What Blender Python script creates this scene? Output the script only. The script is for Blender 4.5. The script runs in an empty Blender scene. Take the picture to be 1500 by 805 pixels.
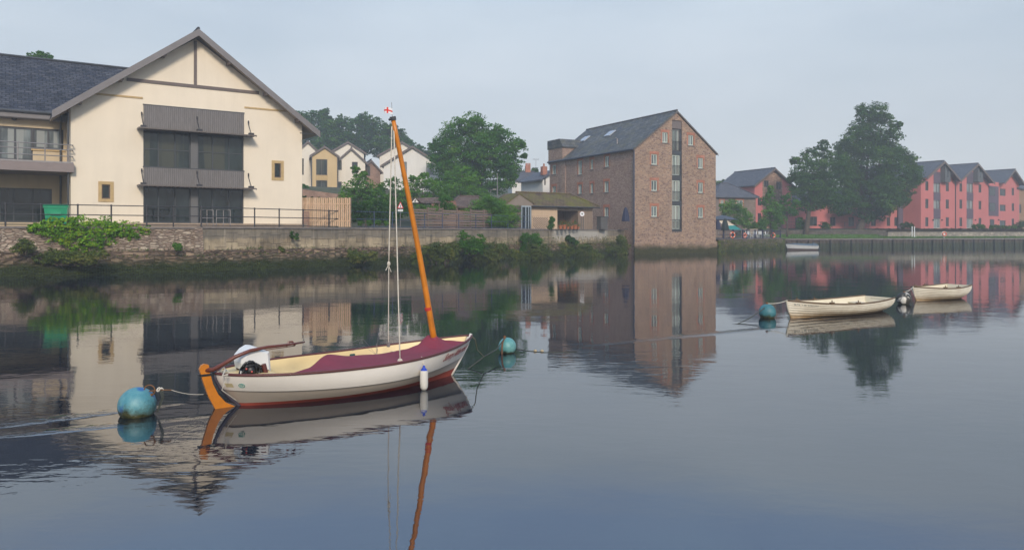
import bpy, math, random
import numpy as np
from mathutils import Vector, noise
random.seed(7); rng = np.random.default_rng(7)
SC = bpy.context.scene; COL = SC.collection
R = math.radians; PI = math.pi
CAM_H, FOC, HOR, CX = 2.1, 1100.0, 341.0, 750.0      # camera height, focal length and horizon measured from the photograph

def onwater(px, py):                                  # world point on the water for a measured position
    Y = CAM_H*FOC/(py-HOR); return ((px-CX)/FOC*Y, Y)
def at(px, py, Y):
    return ((px-CX)/FOC*Y, Y, CAM_H-(py-HOR)/FOC*Y)

# ------------------------------------------------------------------ mesh building
class MB:
    def __init__(s): s.v=[]; s.f=[]; s.m=[]
    def add(s, vs, fs, mi=0):
        b=len(s.v); s.v+= [tuple(p) for p in vs]
        for f in fs: s.f.append(tuple(b+i for i in f)); s.m.append(mi)
        return s
    def quad(s,a,b,c,d,mi=0): return s.add([a,b,c,d],[(0,1,2,3)],mi)
    def poly(s,vs,mi=0): return s.add(vs,[tuple(range(len(vs)))],mi)
    def hexa(s,p,mi=0):                               # 8 corners: bottom 0-3 ccw, top 4-7
        return s.add(p,[(0,3,2,1),(4,5,6,7),(0,1,5,4),(1,2,6,5),(2,3,7,6),(3,0,4,7)],mi)
    def box(s,x0,x1,y0,y1,z0,z1,mi=0):
        return s.hexa([(x0,y0,z0),(x1,y0,z0),(x1,y1,z0),(x0,y1,z0),(x0,y0,z1),(x1,y0,z1),(x1,y1,z1),(x0,y1,z1)],mi)
    def tube(s,pts,r,n=8,mi=0,cap=True):
        pts=[Vector(p) for p in pts]; rs=r if isinstance(r,(list,tuple)) else [r]*len(pts)
        b=len(s.v); up=Vector((0,0,1)); prev=None
        for i,p in enumerate(pts):
            t=(pts[min(i+1,len(pts)-1)]-pts[max(i-1,0)])
            t=t.normalized() if t.length>1e-9 else Vector((0,0,1))
            if prev is None: a=t.cross(up); a=a if a.length>1e-3 else Vector((1,0,0))
            else: a=prev-t*prev.dot(t)
            a=a.normalized() if a.length>1e-6 else Vector((1,0,0)); prev=a; c=t.cross(a)
            for k in range(n):
                an=2*PI*k/n; q=p+(a*math.cos(an)+c*math.sin(an))*rs[i]; s.v.append(tuple(q))
        for i in range(len(pts)-1):
            for k in range(n):
                s.f.append((b+i*n+k,b+i*n+(k+1)%n,b+(i+1)*n+(k+1)%n,b+(i+1)*n+k)); s.m.append(mi)
        if cap:
            s.f.append(tuple(b+k for k in range(n))[::-1]); s.m.append(mi)
            s.f.append(tuple(b+(len(pts)-1)*n+k for k in range(n))); s.m.append(mi)
        return s
    def lathe(s,prof,c=(0,0,0),n=24,mi=0):            # prof: (r,z)
        b=len(s.v)
        for r,z in prof:
            for k in range(n):
                a=2*PI*k/n; s.v.append((c[0]+r*math.cos(a),c[1]+r*math.sin(a),c[2]+z))
        for i in range(len(prof)-1):
            for k in range(n):
                s.f.append((b+i*n+k,b+i*n+(k+1)%n,b+(i+1)*n+(k+1)%n,b+(i+1)*n+k)); s.m.append(mi)
        return s
    def sphere(s,c,r,n=24,sz=1.0,mi=0):
        return s.lathe([(max(1e-4,r*math.sin(PI*i/(n//2))),-r*sz*math.cos(PI*i/(n//2))) for i in range(n//2+1)],c,n,mi)
    def grid(s,rows,mi=0,closed=False):
        b=len(s.v); w=len(rows[0])
        for r_ in rows: s.v+=[tuple(p) for p in r_]
        for i in range(len(rows)-1):
            for k in range(w if closed else w-1):
                s.f.append((b+i*w+k,b+i*w+(k+1)%w,b+(i+1)*w+(k+1)%w,b+(i+1)*w+k)); s.m.append(mi)
        return s
    def prism(s,prof,y0,y1,axis='y',mi=0):            # closed profile (a,z) extruded along an axis
        n=len(prof)
        P=(lambda a,t,z:(a,t,z)) if axis=='y' else (lambda a,t,z:(t,a,z))
        vs=[P(a,y0,z) for a,z in prof]+[P(a,y1,z) for a,z in prof]
        fs=[tuple(range(n)),tuple(range(2*n-1,n-1,-1))]+[(i,i+n,(i+1)%n+n,(i+1)%n) for i in range(n)]
        return s.add(vs,fs,mi)
    def build(s,name,mats,parent=None,smooth=False,uv=True,loc=None,fix=True):
        me=bpy.data.meshes.new(name); me.from_pydata(s.v,[],s.f)
        if not isinstance(mats,(list,tuple)): mats=[mats]
        for m in mats: me.materials.append(m)
        if len(mats)>1: me.polygons.foreach_set('material_index',s.m)
        if fix and len(s.f)<20000:
            import bmesh
            bm=bmesh.new(); bm.from_mesh(me); bmesh.ops.recalc_face_normals(bm,faces=bm.faces); bm.to_mesh(me); bm.free()
        if smooth: me.polygons.foreach_set('use_smooth',[True]*len(me.polygons))
        if uv:
            ul=me.uv_layers.new(name='UVMap').data
            for p in me.polygons:
                n=p.normal
                if abs(n.z)>.985 or n.length<.1:
                    for li in p.loop_indices:
                        c=me.vertices[me.loops[li].vertex_index].co; ul[li].uv=(c.x,c.y)
                else:
                    t=Vector((-n.y,n.x,0)).normalized(); b=n.cross(t)
                    for li in p.loop_indices:
                        c=me.vertices[me.loops[li].vertex_index].co; ul[li].uv=(c.dot(t),c.dot(b))
        me.update()
        o=bpy.data.objects.new(name,me); COL.objects.link(o)
        if parent: o.parent=parent
        if loc: o.location=loc
        return o

def tag(o,label=None,cat=None,group=None,kind=None):
    if label: o['label']=label
    if cat: o['category']=cat
    if group: o['group']=group
    if kind: o['kind']=kind
    return o
def thing(name,label,cat,loc=(0,0,0),rz=0,group=None):
    o=bpy.data.objects.new(name,None); COL.objects.link(o); o.empty_display_size=.3
    o.location=loc; o.rotation_euler=(0,0,rz); return tag(o,label,cat,group)
def copy_tree(o,parent=None):
    c=o.copy(); COL.objects.link(c); c.parent=parent
    for ch in [k for k in COL.objects if k.parent==o]: copy_tree(ch,c)
    return c

# ------------------------------------------------------------------ materials
def mnew(name):
    m=bpy.data.materials.new(name); m.use_nodes=True; nt=m.node_tree; return m,nt,nt.nodes['Principled BSDF']
def N(nt,t,**k):
    n=nt.nodes.new(t)
    for a,b in k.items(): setattr(n,a,b)
    return n
def L(nt,a,b): nt.links.new(a,b)
def ramp(nt,fac,stops,interp='LINEAR'):
    r=N(nt,'ShaderNodeValToRGB'); e=r.color_ramp; e.interpolation=interp
    while len(e.elements)<len(stops): e.elements.new(.5)
    for el,(p,c) in zip(e.elements,stops):
        el.position=p; el.color=(c,c,c,1) if isinstance(c,(int,float)) else (*c,1)
    L(nt,fac,r.inputs['Fac']); return r.outputs['Color']
def noiset(nt,vec,scale,detail=4,rough=.55,dist=0):
    n=N(nt,'ShaderNodeTexNoise'); n.inputs['Scale'].default_value=scale; n.inputs['Detail'].default_value=detail
    n.inputs['Roughness'].default_value=rough; n.inputs['Distortion'].default_value=dist
    if vec is not None: L(nt,vec,n.inputs['Vector'])
    return n.outputs['Fac']
def mix(nt,fac,a,b,mode='MIX'):
    n=N(nt,'ShaderNodeMix',data_type='RGBA',blend_type=mode)
    for i,x in ((0,fac),(6,a),(7,b)):
        s=n.inputs[i]
        if isinstance(x,(int,float)): s.default_value=x
        elif isinstance(x,(tuple,list)): s.default_value=(*x[:3],1)
        else: L(nt,x,s)
    return n.outputs[2]
def math_(nt,op,a,b=None,c=None,clamp=False):
    n=N(nt,'ShaderNodeMath',operation=op); n.use_clamp=clamp
    for i,x in enumerate((a,b,c)):
        if x is None: continue
        if isinstance(x,(int,float)): n.inputs[i].default_value=x
        else: L(nt,x,n.inputs[i])
    return n.outputs[0]
def coord(nt,kind='UV',scale=(1,1,1),loc=(0,0,0),rot=(0,0,0)):
    t=N(nt,'ShaderNodeTexCoord'); mp=N(nt,'ShaderNodeMapping'); L(nt,t.outputs[kind],mp.inputs['Vector'])
    mp.inputs['Scale'].default_value=scale; mp.inputs['Location'].default_value=loc; mp.inputs['Rotation'].default_value=rot
    return mp.outputs['Vector']
def bump(nt,h,bsdf,dist=.02,strength=1.0):
    b=N(nt,'ShaderNodeBump'); b.inputs['Distance'].default_value=dist; b.inputs['Strength'].default_value=strength
    L(nt,h,b.inputs['Height']); L(nt,b.outputs['Normal'],bsdf.inputs['Normal']); return b
def scl(c,k): return tuple(min(1,x*k) for x in c)

def plain(name,c,var=.18,scale=3,rough=.7,bmp=.003,metal=0,kind='Object',spec=.5,streak=0):
    m,nt,b=mnew(name); v=coord(nt,kind)
    f=noiset(nt,v,scale,5,.6); col=ramp(nt,f,[(.3,scl(c,1-var)),(.7,scl(c,1+var*.6))])
    if streak:
        s=noiset(nt,coord(nt,'Object',(.9,.9,.13)),1.6,6,.72)
        sf=ramp(nt,s,[(.45,0.0),(.75,1.0)]); col=mix(nt,math_(nt,'MULTIPLY',sf,streak),col,scl(c,.45))
    L(nt,col,b.inputs['Base Color']); b.inputs['Roughness'].default_value=rough; b.inputs['Metallic'].default_value=metal
    b.inputs['Specular IOR Level'].default_value=spec
    if bmp: bump(nt,noiset(nt,v,scale*7,4,.6),b,bmp)
    return m
def rubble(name,cols,mortar,sx=2.6,sy=5,moss=None,edge=.06,bd=.03,streak=.0,big=.35):
    m,nt,b=mnew(name); v0=coord(nt,'UV',(sx,sy,1))
    nz=N(nt,'ShaderNodeTexNoise'); nz.inputs['Scale'].default_value=1.3; L(nt,v0,nz.inputs['Vector'])
    ad=N(nt,'ShaderNodeVectorMath',operation='MULTIPLY_ADD'); L(nt,nz.outputs['Color'],ad.inputs[0]); ad.inputs[1].default_value=(.5,.35,0); L(nt,v0,ad.inputs[2])
    vo=N(nt,'ShaderNodeTexVoronoi'); vo.inputs['Scale'].default_value=1; vo.inputs['Randomness'].default_value=.85; L(nt,ad.outputs[0],vo.inputs['Vector'])
    ve=N(nt,'ShaderNodeTexVoronoi',feature='DISTANCE_TO_EDGE'); ve.inputs['Scale'].default_value=1; ve.inputs['Randomness'].default_value=.85; L(nt,ad.outputs[0],ve.inputs['Vector'])
    sp=N(nt,'ShaderNodeSeparateColor'); L(nt,vo.outputs['Color'],sp.inputs[0])
    n=len(cols); col=ramp(nt,sp.outputs[0],[((i+.5)/n,c) for i,c in enumerate(cols)],'LINEAR')
    g=noiset(nt,v0,4,5,.7); col=mix(nt,.5,col,ramp(nt,g,[(.3,.25),(.75,.8)]),'OVERLAY')
    big_=noiset(nt,coord(nt,'UV'),.35,4,.6); col=mix(nt,big,col,ramp(nt,big_,[(.35,.3),(.65,.7)]),'OVERLAY')
    ef=ramp(nt,ve.outputs['Distance'],[(0,1.0),(edge,1.0),(edge*2,0.0)]); col=mix(nt,math_(nt,'MULTIPLY',ef,.85),col,mortar)
    if streak:
        s=noiset(nt,coord(nt,'Object',(1.6,1.6,.2)),1.3,5,.65); col=mix(nt,math_(nt,'MULTIPLY',ramp(nt,s,[(.42,0.0),(.68,1.0)]),streak),col,(.06,.055,.045))
    if moss:                                            # tide line: weed and slime grow to a height above the water
        z0,z1,mc=moss; geo=N(nt,'ShaderNodeNewGeometry'); sx_=N(nt,'ShaderNodeSeparateXYZ'); L(nt,geo.outputs['Position'],sx_.inputs[0])
        zz=math_(nt,'ADD',sx_.outputs['Z'],math_(nt,'MULTIPLY',math_(nt,'SUBTRACT',noiset(nt,coord(nt,'Object'),.9,6,.7),.5),1.1))
        mf=N(nt,'ShaderNodeMapRange'); mf.inputs[1].default_value=z1; mf.inputs[2].default_value=z0; L(nt,zz,mf.inputs[0])
        mcol=ramp(nt,noiset(nt,coord(nt,'Object'),5,5,.7),[(.3,scl(mc,.5)),(.6,mc),(.75,scl(mc,1.7))])
        col=mix(nt,mf.outputs[0],col,mcol)
    L(nt,col,b.inputs['Base Color']); b.inputs['Roughness'].default_value=.9; b.inputs['Specular IOR Level'].default_value=.25
    h=math_(nt,'ADD',ramp(nt,ve.outputs['Distance'],[(0,0.0),(edge*3,1.0)]),math_(nt,'MULTIPLY',g,.5)); bump(nt,h,b,bd)
    return m
def bricky(name,c1,c2,mortar,w=.225,h=.075,ms=.012,rough=.85,bd=.01,moss=None,var=.6,off=.5,mossamt=(.5,.62)):
    m,nt,b=mnew(name); v=coord(nt,'UV')
    br=N(nt,'ShaderNodeTexBrick'); L(nt,v,br.inputs['Vector']); br.offset=off
    br.inputs['Scale'].default_value=1; br.inputs['Brick Width'].default_value=w; br.inputs['Row Height'].default_value=h
    br.inputs['Mortar Size'].default_value=ms; br.inputs['Color1'].default_value=(*c1,1); br.inputs['Color2'].default_value=(*c2,1); br.inputs['Mortar'].default_value=(*mortar,1)
    br.inputs['Mortar Smooth'].default_value=.3
    col=mix(nt,var,br.outputs['Color'],ramp(nt,noiset(nt,v,1.1,6,.7),[(.3,.25),(.7,.75)]),'OVERLAY')
    if moss: col=mix(nt,ramp(nt,noiset(nt,coord(nt,'Object'),.7,6,.75),[(mossamt[0],0.0),(mossamt[1],1.0)]),col,mix(nt,noiset(nt,v,6,3),scl(moss,.5),scl(moss,1.6)))
    L(nt,col,b.inputs['Base Color']); b.inputs['Roughness'].default_value=rough; b.inputs['Specular IOR Level'].default_value=.3
    inv=math_(nt,'SUBTRACT',1.0,br.outputs['Fac']); bump(nt,math_(nt,'ADD',inv,math_(nt,'MULTIPLY',noiset(nt,v,14,4),.5)),b,bd)
    return m
def boards(name,c,c2,w=.12,gap=.12,vert=True,rough=.75,grain=8):
    m,nt,b=mnew(name); v=coord(nt,'UV'); sp=N(nt,'ShaderNodeSeparateXYZ'); L(nt,v,sp.inputs[0])
    a=sp.outputs['X'] if vert else sp.outputs['Y']; q=math_(nt,'DIVIDE',a,w); fr=math_(nt,'FRACT',q); fl=math_(nt,'FLOOR',q)
    wn=N(nt,'ShaderNodeTexWhiteNoise',noise_dimensions='1D'); L(nt,fl,wn.inputs['W'])
    col=mix(nt,wn.outputs['Value'],c,c2)
    g=noiset(nt,coord(nt,'UV',(grain*3,grain*.25,1) if vert else (grain*.25,grain*3,1)),1,5,.6)
    col=mix(nt,.45,col,ramp(nt,g,[(.3,.25),(.7,.75)]),'OVERLAY')
    gf=math_(nt,'LESS_THAN',fr,gap); col=mix(nt,math_(nt,'MULTIPLY',gf,.75),col,scl(c,.25))
    L(nt,col,b.inputs['Base Color']); b.inputs['Roughness'].default_value=rough; bump(nt,math_(nt,'SUBTRACT',1.0,gf),b,.012)
    return m
def glass(name,c=(.014,.020,.021),rough=.05,curtain=None,spec=.45):
    m,nt,b=mnew(name); v=coord(nt,'Object')
    n1=noiset(nt,coord(nt,'Object',(1.4,1.4,.5)),1.1,4,.6); col=ramp(nt,n1,[(.35,scl(c,.55)),(.7,scl(c,1.8))])
    if curtain: col=mix(nt,ramp(nt,noiset(nt,coord(nt,'Object',(1.6,1.6,.05)),1.5,2),[(.48,0.0),(.52,1.0)]),col,curtain)
    L(nt,col,b.inputs['Base Color']); b.inputs['Roughness'].default_value=rough; b.inputs['Specular IOR Level'].default_value=spec
    bump(nt,noiset(nt,v,1.2,2),b,.004); return m
def leafm(name,c,c2,c3=None,scale=.5,trans=.45):
    m,nt,b=mnew(name); v=coord(nt,'Object')
    wn=N(nt,'ShaderNodeTexWhiteNoise',noise_dimensions='3D'); gm=N(nt,'ShaderNodeVectorMath',operation='SCALE'); L(nt,v,gm.inputs[0]); gm.inputs['Scale'].default_value=1.0
    f=math_(nt,'ADD',math_(nt,'MULTIPLY',noiset(nt,v,scale,3,.6),.7),math_(nt,'MULTIPLY',noiset(nt,v,9,2,.5),.35))
    col=ramp(nt,f,[(.35,c),(.55,c2),(.72,c3 or scl(c2,1.35))])
    b.inputs['Roughness'].default_value=.6; b.inputs['Specular IOR Level'].default_value=.25; L(nt,col,b.inputs['Base Color'])
    tr=N(nt,'ShaderNodeBsdfTranslucent'); L(nt,mix(nt,1.0,col,(1.0,1.0,.5),'MULTIPLY'),tr.inputs['Color'])
    mx=N(nt,'ShaderNodeMixShader'); mx.inputs[0].default_value=trans; L(nt,b.outputs[0],mx.inputs[1]); L(nt,tr.outputs[0],mx.inputs[2])
    L(nt,mx.outputs[0],nt.nodes['Material Output'].inputs['Surface']); return m

CREAM=plain('cream_render',(.83,.715,.555),.06,.35,.9,.002,streak=.12)
CREAM2=plain('pale_render',(.80,.72,.60),.05,.6,.9,.002,streak=.15)
YELLOW=plain('ochre_render',(.62,.45,.24),.06,.6,.9,.002,streak=.12)
WHITE=plain('white_render',(.78,.74,.68),.05,.7,.9,.002,streak=.15)
PINK=plain('pink_render',(.58,.178,.165),.08,.4,.9,.002,streak=.16)
SAND=plain('sandstone_trim',(.52,.36,.17),.15,4,.85)
GREY=plain('grey_painted_metal',(.13,.125,.122),.10,1.2,.55)
DGREY=plain('dark_grey_frame',(.05,.053,.058),.1,2,.45)
FASCIA=plain('grey_fascia',(.19,.17,.165),.12,1.5,.6)
BEAM=plain('grey_beam',(.15,.115,.10),.12,3,.7)
RIB=boards('ribbed_cladding',(.165,.146,.136),(.18,.162,.152),.11,.14,True,.5)
SLATE=bricky('blue_grey_slate',(.030,.034,.050),(.075,.076,.088),(.013,.014,.018),.36,.23,.024,.6,.02,None,1.0)
SLATE2=bricky('weathered_slate',(.060,.070,.085),(.145,.145,.135),(.04,.04,.045),.6,.38,.03,.65,.02,(.12,.115,.07),1.0,.5,(.48,.68))
SLATE3=bricky('house_slate',(.085,.09,.105),(.12,.12,.135),(.05,.05,.055),.3,.22,.012,.6,.012)
TILE=bricky('mossy_tile',(.12,.075,.055),(.16,.10,.07),(.05,.04,.03),.4,.3,.03,.85,.03,(.135,.125,.022),1.0,.5,(.40,.60))
TILE2=bricky('brown_tile',(.12,.085,.07),(.17,.12,.10),(.06,.045,.04),.26,.2,.016,.85,.02,(.10,.10,.04),.8,.5,(.55,.75))
MILLF=rubble('mill_stone_front',[(.21,.135,.115),(.34,.215,.145),(.48,.31,.20),(.28,.18,.145),(.42,.29,.205)],(.40,.29,.21),4.0,8.5,(.45,1.1,(.06,.058,.018)),.05,.025,.12,.25)
MILLS=rubble('mill_stone_side',[(.26,.165,.135),(.33,.22,.17),(.42,.30,.225),(.29,.185,.15)],(.38,.27,.205),4.2,9,None,.05,.02,0,.22)
REDB=bricky('red_brick',(.50,.14,.07),(.40,.12,.07),(.42,.30,.22),.215,.075,.012)
BRICK=bricky('brown_brick',(.30,.15,.10),(.36,.20,.14),(.34,.28,.22),.22,.075,.012)
QUAYL=rubble('rubble_quay_stone',[(.36,.26,.20),(.48,.37,.28),(.55,.45,.34),(.30,.22,.17)],(.24,.175,.13),2.9,8.5,(.7,1.25,(.035,.036,.012)),.055,.05,.25)
def quay_stone():
    m,nt,b=mnew('stained_quay_stone'); v=coord(nt,'UV'); br=N(nt,'ShaderNodeTexBrick'); L(nt,v,br.inputs['Vector'])
    for k,x in (('Scale',1),('Brick Width',1.05),('Row Height',.52),('Mortar Size',.014),('Mortar Smooth',.4)): br.inputs[k].default_value=x
    br.inputs['Color1'].default_value=(.30,.235,.155,1); br.inputs['Color2'].default_value=(.40,.32,.21,1); br.inputs['Mortar'].default_value=(.14,.11,.08,1)
    geo=N(nt,'ShaderNodeNewGeometry'); sp=N(nt,'ShaderNodeSeparateXYZ'); L(nt,geo.outputs['Position'],sp.inputs[0])
    n1=noiset(nt,coord(nt,'Object'),.55,6,.7); n2=noiset(nt,coord(nt,'Object',(1.8,1.8,.22)),1.2,5,.7); n3=noiset(nt,coord(nt,'Object'),4,5,.7)
    col=mix(nt,1.0,br.outputs['Color'],ramp(nt,n1,[(.3,.22),(.7,.80)]),'OVERLAY')
    zt=math_(nt,'ADD',sp.outputs['Z'],math_(nt,'MULTIPLY',math_(nt,'SUBTRACT',n3,.5),.5)); top=N(nt,'ShaderNodeMapRange'); top.inputs[1].default_value=1.70; top.inputs[2].default_value=1.85; L(nt,zt,top.inputs[0])
    col=mix(nt,math_(nt,'MULTIPLY',top.outputs[0],.72),col,mix(nt,n1,(.10,.09,.075),(.24,.215,.18)))
    col=mix(nt,math_(nt,'MULTIPLY',ramp(nt,n2,[(.50,0.0),(.72,1.0)]),.75),col,(.045,.042,.034))
    n4=noiset(nt,coord(nt,'Object',(2.4,2.4,.18),(5,3,1)),1.1,4,.6); col=mix(nt,math_(nt,'MULTIPLY',ramp(nt,n4,[(.62,0.0),(.74,1.0)]),.6),col,(.52,.44,.34))
    px=N(nt,'ShaderNodeMapRange',interpolation_type='SMOOTHSTEP'); px.inputs[1].default_value=3.3; px.inputs[2].default_value=3.9; L(nt,sp.outputs['X'],px.inputs[0])
    px2=N(nt,'ShaderNodeMapRange',interpolation_type='SMOOTHSTEP'); px2.inputs[1].default_value=9.6; px2.inputs[2].default_value=8.9; L(nt,sp.outputs['X'],px2.inputs[0])
    wz=math_(nt,'ADD',sp.outputs['Z'],math_(nt,'MULTIPLY',math_(nt,'SUBTRACT',noiset(nt,coord(nt,'Object',(2.5,2.5,.5)),2,5,.7),.5),2.2)); wf=N(nt,'ShaderNodeMapRange'); wf.inputs[1].default_value=1.45; wf.inputs[2].default_value=1.75; L(nt,wz,wf.inputs[0])
    col=mix(nt,math_(nt,'MULTIPLY',math_(nt,'MULTIPLY',math_(nt,'MULTIPLY',px.outputs[0],px2.outputs[0]),wf.outputs[0]),.8),col,(.50,.46,.40))
    lz=N(nt,'ShaderNodeMapRange'); lz.inputs[1].default_value=1.25; lz.inputs[2].default_value=.9; L(nt,zt,lz.inputs[0]); col=mix(nt,lz.outputs[0],col,(.04,.042,.018))
    L(nt,col,b.inputs['Base Color']); b.inputs['Roughness'].default_value=.92; b.inputs['Specular IOR Level'].default_value=.2
    bump(nt,math_(nt,'ADD',math_(nt,'SUBTRACT',1.0,br.outputs['Fac']),n3),b,.02); return m
QUAYR=quay_stone()
LEDGE=rubble('mossy_ledge_stone',[(.17,.115,.08),(.27,.18,.12),(.34,.24,.16),(.14,.10,.07)],(.07,.05,.035),1.5,5.5,(.35,.85,(.030,.040,.009)),.06,.06,.2)
COPING=plain('coping_stone',(.20,.17,.15),.3,2.5,.9,.01)
ASPH=plain('path_asphalt',(.09,.085,.08),.25,2,.95,.004)
EARTH=plain('bank_earth',(.07,.075,.035),.4,.5,1,.03)
GRASS=plain('mown_grass',(.11,.22,.035),.35,.8,1,.03)
WINW=plain('pale_window_frame',(.52,.58,.50),.08,3,.5)
WINB=plain('brown_window_frame',(.12,.075,.05),.15,3,.5)
GL=glass('dark_glass'); GLC=glass('curtained_glass',(.020,.030,.029),.05,(.055,.058,.042)); GLP=glass('pale_glass',(.12,.14,.14),.06,(.26,.27,.25),.7)
IRON=plain('black_iron',(.028,.026,.030),.3,4,.5)
BLUEI=plain('blue_iron',(.045,.07,.13),.25,4,.5)
STEEL=plain('galvanised_steel',(.30,.27,.26),.15,4,.4,.001,.5)
WOOD=boards('new_timber',(.50,.32,.19),(.60,.41,.26),.13,.0,True)
WOODD=boards('weathered_timber',(.17,.12,.09),(.24,.17,.13),.16,.10,False)
BARK=plain('bark',(.10,.075,.055),.4,5,.95,.03)
PURP=plain('slate_purple_cladding',(.115,.085,.115),.15,1,.75)
LF_D=leafm('dark_leaves',(.014,.060,.005),(.034,.120,.009),(.09,.21,.016))
LF_M=leafm('mid_leaves',(.028,.105,.006),(.065,.205,.010),(.19,.34,.020))
LF_L=leafm('light_leaves',(.055,.15,.016),(.11,.27,.024),(.24,.40,.04))
LF_I=leafm('bright_climber_leaves',(.06,.17,.01),(.19,.40,.012),(.50,.55,.04),2.2,.35)
LF_W=leafm('bank_weed_leaves',(.045,.075,.014),(.11,.150,.022),(.27,.22,.05),.9,.25)
LF_G=leafm('grey_green_leaves',(.018,.064,.006),(.038,.115,.010),(.14,.245,.018),.5,.25)
# ------------------------------------------------------------------ facades
class Face:                                             # a vertical plane in a building's own space
    def __init__(s,root,lx,ly,a):
        s.lx,s.ly,s.a=lx,ly,R(a); g=root.rotation_euler.z; x,y,_=root.location
        s.wx=x+lx*math.cos(g)-ly*math.sin(g); s.wy=y+lx*math.sin(g)+ly*math.cos(g); s.wa=g+s.a; s.z0=root.location.z; s.root=root
    def p(s,u,d,z):                                     # u along, d inward, z up (local)
        c,sn=math.cos(s.a),math.sin(s.a); return (s.lx+u*c-d*sn, s.ly+u*sn+d*c, z)
    def uz(s,px,py,d=0):
        a=(px-CX)/FOC; c,sn=math.cos(s.wa),math.sin(s.wa); ox=s.wx-d*sn; oy=s.wy+d*c
        u=(a*oy-ox)/(c-a*sn); Y=oy+u*sn; return u, CAM_H-(py-HOR)/FOC*Y-s.z0
    def u(s,px,d=0): return s.uz(px,HOR,d)[0]
    def z(s,px,py,d=0): return s.uz(px,py,d)[1]
    def box(s,mb,u0,u1,d0,d1,z0,z1,mi=0):
        return mb.hexa([s.p(u0,d0,z0),s.p(u1,d0,z0),s.p(u1,d1,z0),s.p(u0,d1,z0),s.p(u0,d0,z1),s.p(u1,d0,z1),s.p(u1,d1,z1),s.p(u0,d1,z1)],mi)
    def rect(s,px0,px1,py0,py1,d=0):
        u0,zt=s.uz(px0,py0,d); u1=s.u(px1,d); zb=s.z(px0,py1,d); return (u0,u1,zb,zt)
def clip(poly,x0,z0,x1,z1):                             # keep what is below the line
    out=[]; g=lambda p:(z0+(z1-z0)*(p[0]-x0)/(x1-x0))-p[1]
    for i in range(len(poly)):
        a,b=poly[i],poly[(i+1)%len(poly)]; ga,gb=g(a),g(b)
        if ga>=0: out.append(a)
        if ga*gb<0: t=ga/(ga-gb); out.append((a[0]+t*(b[0]-a[0]),a[1]+t*(b[1]-a[1])))
    return out
def wall(mb,F,u0,u1,z0,top,holes=(),depth=.14,mi=0,mr=None):
    """top: a height or a list of (u,z); holes: (u0,u1,z0,z1)"""
    mr=mi if mr is None else mr
    tp=[(u0,top),(u1,top)] if isinstance(top,(int,float)) else list(top); zm=max(z for _,z in tp)
    xs=sorted({u0,u1,*[u for u,_ in tp],*[h[0] for h in holes],*[h[1] for h in holes]}); xs=[x for x in xs if u0-1e-6<=x<=u1+1e-6]
    zs=sorted({z0,zm,*[h[2] for h in holes],*[h[3] for h in holes]}); zs=[z for z in zs if z0-1e-6<=z<=zm+1e-6]
    for a,b in zip(xs,xs[1:]):
        if b-a<1e-5: continue
        m=(a+b)/2
        seg=next(((p,q) for p,q in zip(tp,tp[1:]) if p[0]-1e-6<=m<=q[0]+1e-6),None)
        if not seg: continue
        for c,d in zip(zs,zs[1:]):
            if d-c<1e-5 or any(h[0]<m<h[1] and h[2]<(c+d)/2<h[3] for h in holes): continue
            pl=clip([(a,c),(b,c),(b,d),(a,d)],seg[0][0],seg[0][1],seg[1][0],seg[1][1])
            if len(pl)>2: mb.poly([F.p(u,0,z) for u,z in pl],mi)
    for h in holes:
        a,b,c,d=h; q=[(a,c),(b,c),(b,d),(a,d)]
        for i in range(4):
            p1,p2=q[i],q[(i+1)%4]; mb.quad(F.p(p1[0],0,p1[1]),F.p(p2[0],0,p2[1]),F.p(p2[0],depth,p2[1]),F.p(p1[0],depth,p1[1]),mr)
def window(F,r,root,fm,gm,nx=1,nz=1,fw=.06,d=.09,sill=None,surround=None,xs=None,zs=None,name='window',arch=False):
    u0,u1,z0,z1=r; fw=min(fw,(u1-u0)*.16)
    mb=MB(); f0,f1=d-.04,d+.03
    F.box(mb,u0,u0+fw,f0,f1,z0,z1); F.box(mb,u1-fw,u1,f0,f1,z0,z1); F.box(mb,u0+fw,u1-fw,f0,f1,z0,z0+fw); F.box(mb,u0+fw,u1-fw,f0,f1,z1-fw,z1)
    for x in (xs if xs is not None else [u0+(u1-u0)*i/nx for i in range(1,nx)]): F.box(mb,x-fw*.45,x+fw*.45,f0+.004,f1-.004,z0+fw,z1-fw)
    for z in (zs if zs is not None else [z0+(z1-z0)*i/nz for i in range(1,nz)]): F.box(mb,u0+fw,u1-fw,f0+.008,f1-.008,z-fw*.4,z+fw*.4)
    w=mb.build(name,fm,root)
    g=MB(); F.box(g,u0+.005,u1-.005,d+.005,d+.02,z0+.005,z1-.005); g.build('pane',gm,w)
    if sill: s=MB(); F.box(s,u0-.08,u1+.08,-.06,f0-.002,z0-.11,z0-.004); s.build('sill',sill,w)
    if surround:
        s=MB(); t=.21
        F.box(s,u0-t*.8,u0-.002,-.012,.03,z0-.02,z1+.002); F.box(s,u1+.002,u1+t*.8,-.012,.03,z0-.02,z1+.002); F.box(s,u0-t,u1+t,-.015,.03,z1+.004,z1+.28)
        s.build('surround',surround,w)
    return w
def gable_prof(x0,x1,ze,zr,th=.16,xm=None):
    xm=(x0+x1)/2 if xm is None else xm; return [(x0,ze),(xm,zr),(x1,ze),(x1,ze-th),(xm,zr-th),(x0,ze-th)]
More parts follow.
